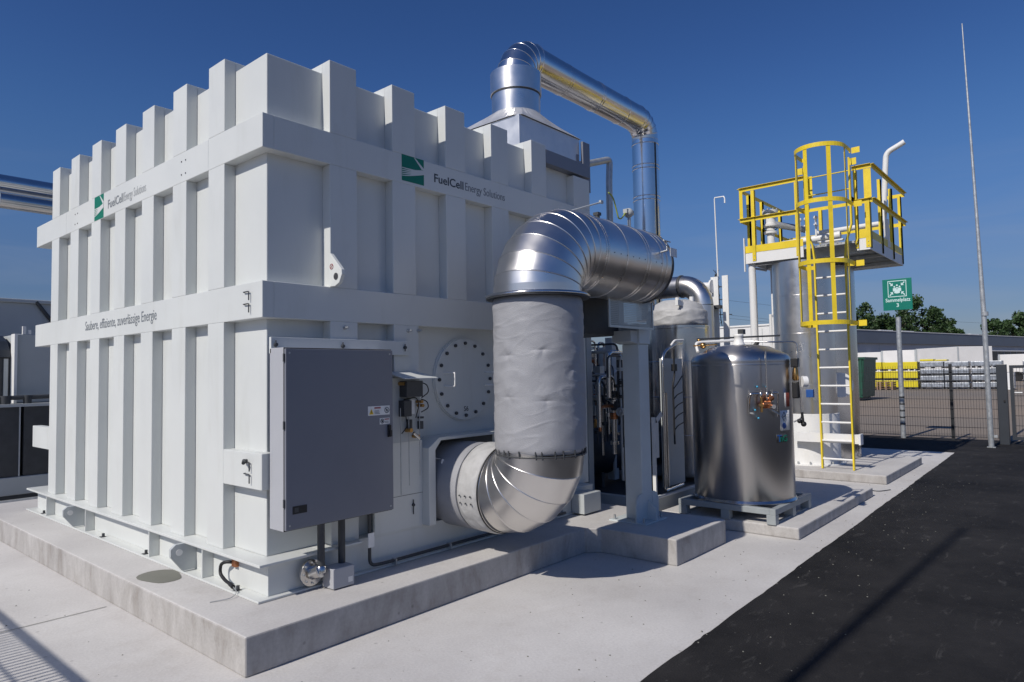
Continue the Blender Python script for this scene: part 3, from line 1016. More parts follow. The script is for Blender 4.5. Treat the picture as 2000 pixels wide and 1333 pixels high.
def wrinkled(a, b, r, nu, nv, amp, seedv, dimples=()):
    """fabric sleeve round the line a-b, pushed in and out by folds"""
    a, b = Vector(a), Vector(b)
    ax = (b - a).normalized()
    u = Vector((1, 0, 0)) if abs(ax.x) < 0.9 else Vector((0, 0, 1))
    u = (u - ax * u.dot(ax)).normalized()
    v = ax.cross(u)
    L = (b - a).length
    mb_ = MB()
    rings = []
    for i in range(nv + 1):
        t = i / nv
        rg_ = []
        for j in range(nu):
            th = 2 * PI * j / nu
            q = Vector((math.cos(th) * 2.0, math.sin(th) * 2.0, t * L * 5.0 + seedv))
            d = noise.noise(q) * amp + noise.noise(Vector((math.cos(th) * 3, math.sin(th) * 3, t * L * 14 + seedv))) * amp * 0.45
            # pulled creases, mostly across the sleeve
            for fz, fa_, off in ((7.5, 0.9, 9.0), (11.0, 1.3, 21.0)):
                ridge = 1 - abs(noise.noise(Vector((math.cos(th) * fa_ + off, math.sin(th) * fa_, t * L * fz + math.sin(th * 2 + off) * 0.5 + seedv)))) * 4.5
                d += max(0, ridge) ** 1.3 * amp * 0.55 * (0.35 + 0.65 * max(0, noise.noise(Vector((math.cos(th) * 1.1, math.sin(th) * 1.1, t * L * 2.2 + off))) * 2))
            e = min(t, 1 - t)
            d -= 0.02 * math.exp(-(e * L / 0.02) ** 1.2)
            for (dt, dth, dd) in dimples:
                da = (th - dth + PI) % (2 * PI) - PI
                g = math.exp(-(abs(t - dt) * L / 0.016) ** 1.1 - (abs(da) * r / 0.045) ** 1.1)
                d -= dd * g
                rad_ = math.hypot((t - dt) * L, da * r)
                an_ = math.atan2((t - dt) * L, da * r)
                d += 0.0022 * math.sin(an_ * 3 + dth * 7 + noise.noise(q) * 3) * math.exp(-((rad_ - 0.05) / 0.045) ** 2) * (0.2 + abs(math.cos(an_ + dt * 3)))
            o = u * math.cos(th) + v * math.sin(th)
            rg_.append(mb_.bm.verts.new(a + ax * (t * L) + o * (r + d)))
        rings.append(rg_)
    for i in range(nv):
        for j in range(nu):
            f = mb_.bm.faces.new((rings[i][j], rings[i][(j + 1) % nu], rings[i + 1][(j + 1) % nu], rings[i + 1][j]))
            f.smooth = True
    mb_.bm.faces.new(list(reversed(rings[0])))
    mb_.bm.faces.new(rings[-1])
    return mb_


lj = wrinkled((DX, 3.70, ZL), (DX, 3.482, ZL), DR + 0.012, 120, 24, 0.010, 3.3).build('lower_sleeve', 'jacketlite', duct)
for k in range(3):
    for zz, s in ((0.0, 1), (0.13, 1)):
        y = 3.53 + 0.055 * k
        th = PI + 0.05 + zz * 1.2
        MB().ball((DX + (DR + 0.022) * math.cos(th), y, ZL + (DR + 0.022) * math.sin(PI - th) * 1.0), 0.007, 8).build('lacing_hook', 'dark', lj)
seg_elbow('lower_elbow', (DX, DY + BR, ZL + BR), (0, 0, -1), (0, -1, 0), 0, PI / 2, BR, DR - 0.008, 5, 'alu')
ZJ0, ZJ1 = ZL + BR - 0.01, ZU - BU
vj = wrinkled((DX, DY, ZJ0 - 0.02), (DX, DY, ZJ1 - 0.02), DR + 0.002, 260, 260, 0.0070, 1.7,
              dimples=((0.335, 3.95, 0.013), (0.65, 3.90, 0.015), (0.53, 4.65, 0.008), (0.36, 3.1, 0.012), (0.62, 3.1, 0.012))).build('fabric_jacket', 'jacket', duct)
for t, th in ((0.335, 3.95), (0.65, 3.90), (0.36, 3.1), (0.62, 3.1)):
    rr = DR - 0.008
    MB().ball((DX + rr * math.cos(-th) * 1, DY - rr * math.sin(-th) * -1, ZJ0 + t * (ZJ1 - ZJ0)), 0.008, 8).build('jacket_pin', 'steel', vj)
MB().tube([(DX, DY, ZJ1 - 0.022), (DX, DY, ZJ1 - 0.012), (DX, DY, ZJ1)], [DR + 0.055, DR + 0.060, DR + 0.045], 72).build('collar', 'steel', duct)
mb = MB()
rg = random.Random(5)
for k in range(26):
    a = 2 * PI * k / 26 + rg.uniform(-0.08, 0.08)
    r0_ = DR - 0.002
    mb.tube([(DX + r0_ * math.cos(a), DY + r0_ * math.sin(a), ZJ0 + 0.012), (DX + r0_ * math.cos(a + 0.02), DY + r0_ * math.sin(a + 0.02), ZJ0 - 0.035 - rg.uniform(0, 0.012))], 0.006, 6)
mb.tube(arc((DX, DY, ZJ0 - 0.030), (1, 0, 0), (0, 1, 0), 0, 2 * PI, DR - 0.004, 72), 0.0065, 6, cap=False)
mb.build('foot_lacing', 'dark', duct)
MB().tube(arc((DX, 3.480, ZL), (1, 0, 0), (0, 0, 1), 0, 2 * PI, DR - 0.004, 72), 0.008, 6, cap=False).build('sleeve_gap', 'black', duct)
MB().tube([(DX, DY, ZJ1 - 0.030), (DX, DY, ZJ1 - 0.0225)], DR + 0.052, 72).build('collar_gasket', 'dark', duct)
MB().tube([(DX, DY, ZJ1), (DX, DY, ZJ1 + 0.06)], DR - 0.005, 72).build('collar_sleeve', 'alu', duct)
seg_elbow('upper_elbow', (DX + BU, DY, ZU - BU), (-1, 0, 0), (0, 0, 1), 0, PI / 2, BU, DR - 0.008, 7, 'alu')
HX0, HX1 = DX + BU, 5.47
hp = MB().tube([(HX0, DY, ZU), (HX0 + 0.4, DY, ZU), (HX0 + 0.8, DY, ZU), (HX1, DY, ZU)], DR - 0.008, 80).build('horizontal_pipe', 'alu', duct)
for x in (HX0 + 0.09, HX0 + 0.12, HX0 + 0.40, HX0 + 0.72, HX0 + 0.765, HX1 - 0.17, HX1 - 0.09):
    MB().tube([(x - 0.006, DY, ZU), (x - 0.003, DY, ZU), (x + 0.003, DY, ZU), (x + 0.006, DY, ZU)], [DR - 0.0075, DR - 0.003, DR - 0.003, DR - 0.0075], 80, cap=False).build('seam_bead', 'alu', hp)
mb = MB()
for i in range(10):
    x = HX0 + 0.10 + i * 0.095
    mb.ball((x, DY - (DR - 0.008) * math.cos(0.05), ZU - 0.02), 0.0045, 6)
mb.build('rivet_row', 'dark', hp)
MB().tube([(HX1, DY, ZU), (HX1 + 0.03, DY, ZU)], DR - 0.004, 80).build('end_cap', 'dark', duct)
# drive spindle with paper tag near the end of the pipe
sp = MB().tube([(5.27, DY - DR + 0.01, ZU + 0.075), (5.27, DY - DR - 0.055, ZU + 0.085)], 0.009, 8).tube([(5.265, DY - DR - 0.05, ZU + 0.08), (5.27, DY - DR - 0.05, ZU + 0.165)], 0.006, 8).tube(
    [(5.21, DY - DR - 0.05, ZU + 0.165), (5.33, DY - DR - 0.05, ZU + 0.165)], 0.006, 8).build('damper_spindle', 'galv', duct)
MB().box((5.29, DY - DR - 0.07, ZU + 0.035), (5.41, DY - DR - 0.067, ZU + 0.11)).build('paper_tag', 'palewhite', sp)
# transition box below the pipe towards the skid
MB().box((4.93, 3.40, 1.94), (5.50, 4.1, 2.34)).build('transition_box', 'dark', duct, bevel=0.01)
MB().prism([(5.501, 3.40, 1.98), (5.60, 3.40, 2.02), (5.60, 3.40, 2.30), (5.501, 3.40, 2.30)], (0, 0.7, 0)).build('transition_flange', 'greypaint', duct)

# ------------------------------------------------------------------ support column with perforated bracket
sc = thing('support_column', (5.72, 3.33, 0.215), 'blue grey steel column with rounded base gussets under the big silver duct', 'column')
KX, KY, KZ = 5.63, 3.32, 0.215
mb = MB()
mb.box((KX - 0.09, KY - 0.1055, KZ + 0.0145), (KX + 0.09, KY + 0.075, 1.859))
mb.build('shaft', 'steelblue', sc, bevel=0.008)
MB().box((KX - 0.21, KY - 0.20, KZ), (KX + 0.19, KY + 0.19, KZ + 0.014)).build('base_plate', 'steelblue', sc, bevel=0.003)
for s in (-1, 1):
    x0 = KX + s * 0.0905
    pts = [(x0, 0.0), (x0 + s * 0.115, 0.0), (x0 + s * 0.12, 0.14), (x0 + s * 0.108, 0.19), (x0 + s * 0.08, 0.225), (x0 + s * 0.04, 0.243), (x0, 0.245)]
    MB().prism([(a, KY - 0.1055, KZ + 0.0145 + b) for a, b in pts], (0, 0.014, 0)).build('gusset', 'steelblue', sc)
MB().prism([(KX, KY - 0.1055, KZ + 0.0145), (KX, KY - 0.20, KZ + 0.0145), (KX, KY - 0.19, KZ + 0.12), (KX, KY - 0.1055, KZ + 0.2)], (0.012, 0, 0)).build('gusset', 'steelblue', sc)
for dx, dy in ((-0.17, -0.16), (0.15, -0.16), (-0.17, 0.15), (0.15, 0.15)):
    MB().cyl((KX + dx, KY + dy, KZ + 0.0145), (KX + dx, KY + dy, KZ + 0.055), 0.011, 6).build('anchor_bolt', 'galv', sc)
MB().box((KX - 0.10, KY - 0.12, 1.86), (KX + 0.10, KY + 0.10, 2.045)).build('head_block', 'steelblue', sc, bevel=0.004)
MB().prism([(KX - 0.101, KY - 0.10, 1.86), (KX - 0.101, KY - 0.10, 1.98), (KX - 0.22, KY - 0.10, 1.98), (KX - 0.22, KY - 0.10, 1.88)], (0, 0.2, 0)).build('side_bracket', 'greypaint', sc)
# perforated guard: frame and bars
gd = MB()
gx0, gx1, gy, gz0, gz1 = 4.90, 5.66, 3.12, 1.985, 2.245
gd.box((gx0, gy, gz0), (gx1, gy + 0.012, gz0 + 0.02)).box((gx0, gy, gz0 + 0.02), (gx0 + 0.02, gy + 0.012, gz1)).box((gx1 - 0.02, gy, gz0 + 0.02), (gx1, gy + 0.012, gz1))
g_ = gd.build('guard_frame', 'mesh', sc)
pm = MB()
k = 0
xx = gx0 + 0.03
while xx < gx1 - 0.03:
    pm.box((xx, gy + 0.004, gz0 + 0.02), (xx + 0.007, gy + 0.006, gz1 - 0.002))
    xx += 0.016
zz = gz0 + 0.03
while zz < gz1 - 0.01:
    pm.box((gx0 + 0.02, gy + 0.0065, zz), (gx1 - 0.02, gy + 0.008, zz + 0.006))
    zz += 0.016
pm.build('perforated_sheet', 'mesh', g_)

# ================================================================== EXHAUST TOWER AND OVERHEAD PIPE
ex = thing('exhaust_unit', (6.3, 5.3, 0.2), 'tall exhaust unit behind the white enclosure with galvanised hood and round stack', 'exhaust unit')
MB().box((5.95, 4.85, 0.3), (6.86, 5.85, 4.15)).build('casing', 'greypaint', ex, bevel=0.01)
hd = MB()
hd.box((5.70, 4.75, 4.05), (6.86, 5.88, 4.50))
hd.box((5.695, 4.745, 4.16), (5.70, 4.95, 4.47))
hood = hd.build('hood', 'hood', ex, bevel=0.004)
# pyramid from square to round
mb = MB()
seg = 48
top = [mb.bm.verts.new((6.31 + 0.30 * math.cos(2 * PI * j / seg), 5.30 + 0.30 * math.sin(2 * PI * j / seg), 4.78)) for j in range(seg)]


def sqp(a, x0, x1, y0, y1, cx, cy):
    c_, s_ = math.cos(a), math.sin(a)
    tx = (x1 - cx) / c_ if c_ > 1e-6 else ((x0 - cx) / c_ if c_ < -1e-6 else 1e9)
    ty = (y1 - cy) / s_ if s_ > 1e-6 else ((y0 - cy) / s_ if s_ < -1e-6 else 1e9)
    t_ = min(tx, ty)
    return cx + c_ * t_, cy + s_ * t_


bot = []
for j in range(seg):
    px_, py_ = sqp(2 * PI * j / seg, 5.68, 6.88, 4.73, 5.90, 6.31, 5.30)
    bot.append(mb.bm.verts.new((px_, py_, 4.50)))
for j in range(seg):
    mb.bm.faces.new((bot[j], bot[(j + 1) % seg], top[(j + 1) % seg], top[j]))
mb.build('hood_top', 'hood', ex)
st = MB().lathe((6.31, 5.30, 0), [(0.30, 4.78), (0.30, 5.03), (0.315, 5.035), (0.315, 5.30), (0.24, 5.31)], 64, sharp=(0, 1, 2, 3, 4)).build('stack', 'alu', ex)
MB().lathe((6.31, 5.30, 0), [(0.301, 5.015), (0.308, 5.02), (0.308, 5.032), (0.301, 5.034)], 64).build('stack_bead', 'dark', st)
MB().box((6.87, 4.70, 3.90), (7.02, 4.735, 4.47)).box((6.80, 4.735, 3.95), (6.84, 4.80, 4.30)).build('side_plate', 'cabdark', ex, bevel=0.004)
MB().box((6.0, 4.60, 3.80), (6.87, 4.75, 4.06)).build('gutter', 'cabdark', ex)

op = thing('overhead_exhaust_pipe', (6.31, 5.3, 5.3), 'polished silver exhaust pipe bridging from the stack down behind the duct', 'pipe')
duct_parent[0] = op
OR = 0.205
seg_elbow('first_elbow', (6.31 + 0.30, 5.30, 5.27), (-1, 0, 0), (0, 0, 1), 0, PI / 2, 0.30, OR + 0.025, 5, 'mirror', seg=56)
oh = MB().tube([(6.61, 5.30, 5.57), (7.6, 5.30, 5.57), (8.3, 5.3, 5.57), (9.20, 5.30, 5.57)], [OR + 0.012, OR, OR, OR], 56).build('bridge_pipe', 'mirror', op)
for x in (7.25, 7.30, 8.02, 8.07, 8.75):
    MB().tube([(x - 0.008, 5.3, 5.57), (x - 0.004, 5.3, 5.57), (x + 0.004, 5.3, 5.57), (x + 0.008, 5.3, 5.57)], [OR, OR + 0.006, OR + 0.006, OR], 56, cap=False).build('seam_bead', 'mirror', oh)
seg_elbow('second_elbow', (9.20, 5.30, 5.57 - 0.30), (0, 0, 1), (1, 0, 0), 0, PI / 2, 0.30, OR, 5, 'mirror', seg=56)
ov = MB().tube([(9.50, 5.30, 5.27), (9.50, 5.30, 4.7), (9.50, 5.30, 4.0), (9.50, 5.30, 2.4)], OR + 0.004, 56).build('drop_pipe', 'mirror', op)
for z in (5.2, 4.86, 4.80, 4.36, 4.30, 3.72, 3.66):
    MB().tube([(9.5, 5.3, z - 0.008), (9.5, 5.3, z - 0.004), (9.5, 5.3, z + 0.004), (9.5, 5.3, z + 0.008)], [OR + 0.004, OR + 0.011, OR + 0.011, OR + 0.004], 56, cap=False).build('seam_bead', 'mirror', ov)
MB().box((9.44, 5.3 - OR - 0.012, 2.4), (9.452, 5.3 - OR + 0.004, 5.2)).build('longitudinal_seam', 'dark', ov)

# thin lagged pipe from the exhaust unit and small sensors
tp = MB().tube(rounded([(6.86, 4.9, 4.20), (7.30, 4.9, 4.33), (7.80, 4.9, 4.50), (7.77, 4.9, 4.2), (7.76, 4.9, 2.3)], 0.09, 6), 0.045, 16)
tag(tp.build('thin_bent_pipe', 'galv'), 'thin pale pipe bent down from the top of the exhaust unit', 'pipe')
sr = thing('sensor_post', (7.62, 4.4, 2.6), 'small sensor head on a thin post standing behind the silver duct', 'sensor')
MB().tube([(7.68, 4.55, 2.6), (7.68, 4.55, 3.62)], 0.022, 10).build('post', 'galv', sr)
MB().ball((7.67, 4.55, 3.68), 0.065, 14).box((7.58, 4.52, 3.66), (7.76, 4.58, 3.72)).build('sensor_head', 'greypaint', sr, bevel=0.004)
MB().tube(rounded([(7.60, 4.55, 3.68), (7.50, 4.55, 3.58), (7.42, 4.55, 3.56), (7.36, 4.55, 3.70), (7.30, 4.55, 3.82), (7.20, 4.55, 3.86)], 0.06, 5), 0.009, 6).build('cable', 'hose', sr)
rd = MB().tube([(4.41, 3.20, 2.90), (4.946, 3.2, 3.083)], 0.007, 8).box((4.92, 3.19, 3.07), (4.96, 3.21, 3.095))
tag(rd.build('guide_rod', 'greypaint'), 'thin grey rod sloping up from the crown of the big silver duct', 'rod')
tk = MB().cyl((4.78, DY, ZU + DR - 0.02), (4.78, DY, ZU + DR + 0.05), 0.022, 12).box((4.755, DY - 0.025, ZU + DR + 0.035), (4.805, DY + 0.025, ZU + DR + 0.06))
tag(tk.build('measuring_nozzle', 'dark'), 'short dark nozzle on top of the big silver duct', 'nozzle')

# ================================================================== PROCESS SKID BEHIND THE COLUMN
sk = thing('process_skid', (7.9, 5.2, 0.0), 'shaded steel skid crowded with dark pipes and valves behind the column', 'skid')
SX0, SX1, SY0, SY1 = 6.56, 9.5, 3.70, 7.4
mb = MB()
mb.box((SX0, SY0, 0.03), (SX1, SY0 + 0.08, 0.215)).box((SX0, SY0 + 0.08, 0.03), (SX0 + 0.08, SY1, 0.215)).box((SX1 - 0.08, SY0 + 0.08, 0.03), (SX1, SY1, 0.215)).box((SX0 + 0.08, SY1 - 0.08, 0.03), (SX1 - 0.08, SY1, 0.215))
mb.build('base_frame', 'greypaint', sk, bevel=0.004)
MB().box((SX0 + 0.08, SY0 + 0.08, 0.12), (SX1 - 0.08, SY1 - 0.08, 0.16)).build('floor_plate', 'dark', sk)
for x, y, h in ((SX0, SY1 - 0.1, 2.15), (SX1 - 0.1, SY0 + 0.9, 2.15), (SX1 - 0.1, SY1 - 0.1, 2.15), (SX0, 5.35, 2.05), (SX0, 4.50, 2.05), (7.5, 4.75, 2.05), (6.9, 6.3, 2.15), (7.2, 7.3, 2.1)):
    MB().box((x, y, 0.216), (x + 0.10, y + 0.10, h)).build('frame_post', 'greypaint', sk)
MB().box((SX0 + 0.0, SY0 + 0.3, 2.06), (SX0 + 0.1, SY1, 2.149)).build('top_beam', 'greypaint', sk)
MB().box((SX0 + 0.1, SY1 - 0.1, 2.0), (SX1, SY1 - 0.005, 2.14)).build('top_beam', 'greypaint', sk)
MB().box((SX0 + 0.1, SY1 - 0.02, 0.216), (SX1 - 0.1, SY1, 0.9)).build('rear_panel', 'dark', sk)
# bright door edge standing on the near corner
MB().box((6.60, 3.66, 0.216), (6.625, 3.698, 1.10)).box((6.60, 3.655, 0.66), (6.68, 3.66, 1.04)).build('door_edge', 'palewhite', sk)
MB().box((6.626, 3.66, 0.216), (7.60, 3.698, 0.232)).build('door_sill', 'palewhite', sk)
# horizontal dark vessel
hv = MB().tube([(6.75, 4.95, 0.58), (6.85, 4.95, 0.58), (9.2, 4.95, 0.58), (9.3, 4.95, 0.58)], [0.18, 0.30, 0.30, 0.18], 36).build('horizontal_vessel', 'darkpipe', sk)
for x in (7.2, 8.8):
    MB().box((x, 4.75, 0.16), (x + 0.06, 5.15, 0.34)).build('saddle', 'dark', hv)
rg = random.Random(11)
for i in range(54):
    y = rg.uniform(4.1, 6.3)
    x = 6.15 + (y - 4.2) * 1.42 + rg.uniform(-0.05, 0.80)
    x = min(max(x, 6.75), 9.2)
    z0 = rg.uniform(0.3, 1.2)
    z1 = rg.uniform(1.2, 2.0)
    dx, dy = rg.choice(((0.15, 0), (0, 0.5), (-0.3, 0), (0, 0.35)))
    r = rg.choice((0.008, 0.012, 0.018, 0.026))
    mname = rg.choice(('darkpipe', 'dark', 'galv', 'steel', 'steel', 'greypaint', 'darkpipe', 'copper'))
    pb = MB().tube(rounded([(x, y, z0), (x, y, z1), (x + dx, y + dy, z1), (x + dx, y + dy, z1 - rg.uniform(0.2, 0.8))], 0.07, 5), r, 12).build('pipe', mname, sk)
    for _ in range(2):
        zz = rg.uniform(z0 + 0.1, z1 - 0.1)
        MB().cyl((x, y, zz), (x, y, zz + 0.018), r + 0.028, 14).cyl((x, y, zz + 0.02), (x, y, zz + 0.038), r + 0.028, 14).build('flange', mname, pb)
    if i % 2 == 0:
        zz = rg.uniform(z0 + 0.15, z1 - 0.1)
        MB().box((x - 0.035, y - 0.035, zz - 0.04), (x + 0.035, y + 0.035, zz + 0.04)).tube([(x, y, zz), (x - 0.12, y - 0.05, zz)], 0.008, 8).tube(
            arc((x - 0.12, y - 0.05, zz), (0, 1, 0), (0, 0, 1), 0, 2 * PI, 0.045, 14), 0.006, 6, cap=False).build('valve', rg.choice(('dark', 'darkpipe', 'galv')), pb)
for i in range(26):
    y = rg.uniform(4.1, 6.3)
    x, z = min(max(6.15 + (y - 4.2) * 1.42 + rg.uniform(0, 0.85), 6.75), 9.2), rg.uniform(0.7, 1.9)
    s = rg.uniform(0.02, 0.055)
    MB().box((x - s, y - s, z - s * 1.3), (x + s, y + s, z + s * 1.3)).build('instrument_box', rg.choice(('dark', 'galv', 'greypaint', 'darkpipe', 'brass', 'steel')), sk, bevel=0.004)
MB().box((6.70, 4.8, 1.02), (6.76, 6.6, 1.10)).build('cable_tray', 'greypaint', sk)
MB().box((7.30, 5.04, 1.52), (7.36, 5.16, 1.80)).build('red_box', 'red', sk)
MB().tube([(6.72, 4.45, 1.30), (6.72, 5.9, 1.30)], 0.03, 12).build('cross_pipe', 'galv', sk)
tg = MB().prism([(6.62, 3.65, 1.09), (6.74, 3.65, 1.16), (6.77, 3.65, 1.11), (6.65, 3.65, 1.04)], (0, 0.004, 0)).build('paper_tag', 'palewhite', sk)
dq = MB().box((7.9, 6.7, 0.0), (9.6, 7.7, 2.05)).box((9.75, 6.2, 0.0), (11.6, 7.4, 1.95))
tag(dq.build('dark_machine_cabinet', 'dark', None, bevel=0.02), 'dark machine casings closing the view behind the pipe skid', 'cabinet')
tb = MB().box((5.30, 3.955, 0.231), (5.72, 4.0, 0.40)).build('end_box', 'greypaint', enc, bevel=0.003)
MB().box((5.44, 3.80, 0.231), (5.73, 3.95, 0.42)).build('terminal_box', 'greypaint', enc, bevel=0.004)

# silver vertical vessel on the skid
vv = thing('insulated_vessel', (8.5, 4.32, 0.2), 'upright silver vessel with quilted grey cap between column and polished tank', 'vessel')
MB().lathe((8.5, 4.32, 0), [(0.0, 0.22), (0.42, 0.22), (0.42, 2.16), (0.425, 2.165), (0.425, 2.20), (0.42, 2.205)], 56, sharp=(1, 2, 3, 4)).build('shell', 'steel', vv)
for z in (0.75, 1.25, 1.72):
    MB().lathe((8.5, 4.32, 0), [(0.421, z), (0.426, z + 0.006), (0.421, z + 0.012)], 56).build('seam_bead', 'steel', vv)
wrinkled((8.5, 4.32, 2.205), (8.5, 4.32, 2.42), 0.405, 96, 22, 0.02, 8.1).build('quilted_cap', 'jacketlite', vv)
MB().lathe((8.5, 4.32, 0), [(0.36, 2.42), (0.33, 2.50), (0.2, 2.56), (0, 2.58)], 40).build('cap_top', 'jacketlite', vv)
sp_ = MB().tube([(8.28, 4.2, 2.48), (8.28, 4.2, 2.58)], 0.028, 10).tube([(8.5, 4.1, 2.48), (8.5, 4.1, 2.6)], 0.03, 10).build('nozzle', 'palewhite', vv)
MB().box((8.10, 4.10, 2.46), (8.24, 4.14, 2.53)).build('paper_tag', 'palewhite', vv)
# sampling pipes clipped in front of the vessel
pf = thing('sample_pipe_frame', (7.3, 3.74, 0.2), 'tall looped silver pipe frame with black twig-like hoses beside the polished tank', 'pipe frame')
p = rounded([(7.03, 3.78, 0.25), (7.03, 3.78, 1.80), (7.35, 3.78, 1.92), (7.55, 3.79, 1.93)], 0.14, 6)
MB().tube(p, 0.016, 12).build('loop_pipe', 'steel', pf)
MB().tube([(7.10, 3.80, 0.25), (7.10, 3.80, 1.35)], 0.033, 14).build('riser', 'steel', pf)
MB().tube([(7.0, 3.76, 0.24), (7.42, 3.76, 0.26)], 0.02, 10).build('bottom_pipe', 'steel', pf)
MB().box((7.10, 3.83, 0.26), (7.62, 3.85, 1.75)).build('mounting_panel', 'greypaint', pf)
p = rounded([(7.26, 3.75, 1.86), (7.27, 3.75, 1.55), (7.22, 3.75, 1.45), (7.23, 3.75, 0.75)], 0.05, 5)
tr = MB().tube(p, 0.011, 8).build('hose_trunk', 'black', pf)
for i, z in enumerate((1.42, 1.30, 1.18, 1.06, 0.94)):
    MB().tube(rounded([(7.23, 3.75, z - 0.03), (7.30, 3.74, z + 0.02), (7.42, 3.73, z + (0.12 if i == 0 else 0.05))], 0.03, 4), 0.007, 6).build('hose_branch', 'black', tr)
MB().box((7.23, 3.73, 1.60), (7.30, 3.77, 1.68)).build('clip_box', 'black', pf)
MB().tube(rounded([(7.22, 3.76, 1.90), (7.27, 3.74, 1.96), (7.50, 3.74, 1.97)], 0.04, 4), 0.013, 8).build('bright_handle', 'palewhite', pf)

# silver elbow over the vessel
duct_parent[0] = el = thing('silver_elbow_pipe', (8.9, 4.6, 2.3), 'bright silver pipe elbow turning down behind the quilted vessel cap', 'pipe')
ZE, XEL, YEL = 2.815, 8.98, 4.47
MB().tube([(XEL, 6.4, ZE), (XEL, YEL, ZE)], 0.152, 48).build('horizontal_run', 'alu', el)
MB().tube([(XEL, YEL + 0.03, ZE), (XEL, YEL + 0.015, ZE), (XEL, YEL - 0.01, ZE), (XEL, YEL - 0.02, ZE)], [0.153, 0.165, 0.165, 0.153], 48, cap=False).build('clamp_band', 'dark', el)
pts = arc((XEL, YEL, ZE - 0.30), (0, 0, 1), (0, -1, 0), 0, PI / 2, 0.30, 12)
MB().tube(pts, 0.152, 48, cap=False).build('bend', 'alu', el)
MB().tube([pts[-1], (XEL, YEL - 0.30, 0.3)], 0.152, 48).build('drop', 'alu', el)

# white steel uprights, hook rod, cables
up = thing('white_upright', (9.6, 4.15, 0.0), 'pair of white steel uprights with a stub pipe beside the silver elbow', 'upright')
MB().box((9.5, 4.16, 0.0), (9.515, 4.27, 2.98)).box((9.515, 4.20, 0.0), (9.60, 4.215, 2.98)).build('channel', 'palewhite', up)
MB().box((9.60, 4.05, 0.0), (9.615, 4.14, 3.0)).box((9.615, 4.08, 0), (9.68, 4.10, 3.0)).build('channel', 'palewhite', up)
MB().tube([(9.48, 4.24, 2.84), (9.48, 4.50, 2.86)], 0.06, 20).tube([(9.48, 4.235, 2.84), (9.48, 4.26, 2.84)], 0.10, 20).build('stub_pipe', 'palewhite', up)
MB().box((9.40, 4.1, 2.50), (9.50, 4.55, 2.55)).build('bracket', 'dark', up)
hk = MB().tube([(9.5, 4.155, 2.98), (9.5, 4.172, 4.13), (9.5, 4.165, 4.155), (9.5, 4.03, 4.15), (9.5, 4.015, 4.12), (9.5, 4.015, 4.05)], [0.011, 0.009, 0.009, 0.009, 0.009, 0.012], 8)
tag(hk.build('hook_rod', 'palewhite'), 'very thin pale rod with a hooked tip standing against the sky', 'rod')
for i, (yy, a) in enumerate(((4.36, 0.02), (4.33, -0.03), (4.39, 0.05))):
    cb = MB().tube(rounded([(9.42, yy, 2.75), (9.42, yy + a, 2.45), (9.42, yy - 0.02, 2.25), (9.42, yy + a, 1.95)], 0.1, 5), 0.013, 8)
    tag(cb.build('earth_cable', 'hose'), 'green yellow cable ' + ('hanging nearest the white uprights', 'hanging straight between its two neighbours by the uprights', 'hanging farthest from the white uprights')[i], 'cable', 'green yellow cables beside the uprights')

# ================================================================== POLISHED TANK ON PALLET
tkx, tky, tr_ = 7.10, 2.89, 0.508
TB = 0.268
pal = thing('steel_pallet', (7.1, 2.89, 0.11), 'grey steel pallet with block feet under the polished tank', 'pallet')
PX0, PX1, PY0, PY1 = 6.565, 7.64, 2.375, 3.385
mb = MB()
mb.box((PX0, PY0, 0.205), (PX1, PY0 + 0.06, 0.262)).box((PX0, PY1 - 0.06, 0.205), (PX1, PY1, 0.262)).box((PX0, PY0 + 0.06, 0.205), (PX0 + 0.06, PY1 - 0.06, 0.262)).box((PX1 - 0.06, PY0 + 0.06, 0.205), (PX1, PY1 - 0.06, 0.262))
mb.box((PX0 + 0.06, PY0 + 0.3, 0.21), (PX1 - 0.06, PY0 + 0.4, 0.258)).box((PX0 + 0.06, PY0 + 0.62, 0.21), (PX1 - 0.06, PY0 + 0.72, 0.258))
mb.build('deck_frame', 'palletgrey', pal, bevel=0.003)
for x in (PX0, (PX0 + PX1) / 2 - 0.045, PX1 - 0.09):
    for y in (PY0, (PY0 + PY1) / 2 - 0.045, PY1 - 0.09):
        if abs(x - (PX0 + PX1) / 2 + 0.045) < 0.01 and abs(y - (PY0 + PY1) / 2 + 0.045) < 0.01:
            continue
        MB().box((x + 0.001, y + 0.001, 0.112), (x + 0.089, y + 0.089, 0.204)).build('foot', 'palletgrey', pal, bevel=0.003)
for y in (PY0 + 0.02, PY1 - 0.05):
    MB().box((PX0 + 0.09, y, 0.1125), (PX1 - 0.09, y + 0.03, 0.124)).build('runner', 'palletgrey', pal)

tank = thing('polished_tank', (tkx, tky, TB), 'polished stainless steel tank with copper valves standing on the grey pallet', 'tank')
prof = [(0.0, 0.0), (tr_ - 0.01, 0.0), (tr_, 0.008), (tr_, 1.405), (tr_ + 0.002, 1.41), (tr_ - 0.004, 1.45), (tr_ - 0.03, 1.490), (tr_ - 0.09, 1.520), (0.30, 1.575), (0.15, 1.598), (0.0, 1.605)]
MB().lathe((tkx, tky, TB), prof, 128, sharp=(1, 3)).build('shell', 'tank', tank)
MB().lathe((tkx, tky, TB - 0.003), [(tr_ + 0.018, 0), (tr_ + 0.018, 0.006), (tr_, 0.03)], 96, sharp=(0, 1)).build('foot_ring', 'steel', tank)
MB().lathe((tkx, tky, TB), [(tr_ + 0.0005, 1.375), (tr_ + 0.004, 1.380), (tr_ + 0.0005, 1.386)], 96).build('shoulder_bead', 'tank', tank)
MB().lathe((tkx - 0.02, tky + 0.0, TB + 1.585), [(0.07, 0), (0.05, 0.06), (0.042, 0.10), (0.05, 0.105), (0.05, 0.13), (0, 0.13)], 20).build('neck', 'palewhite', tank)
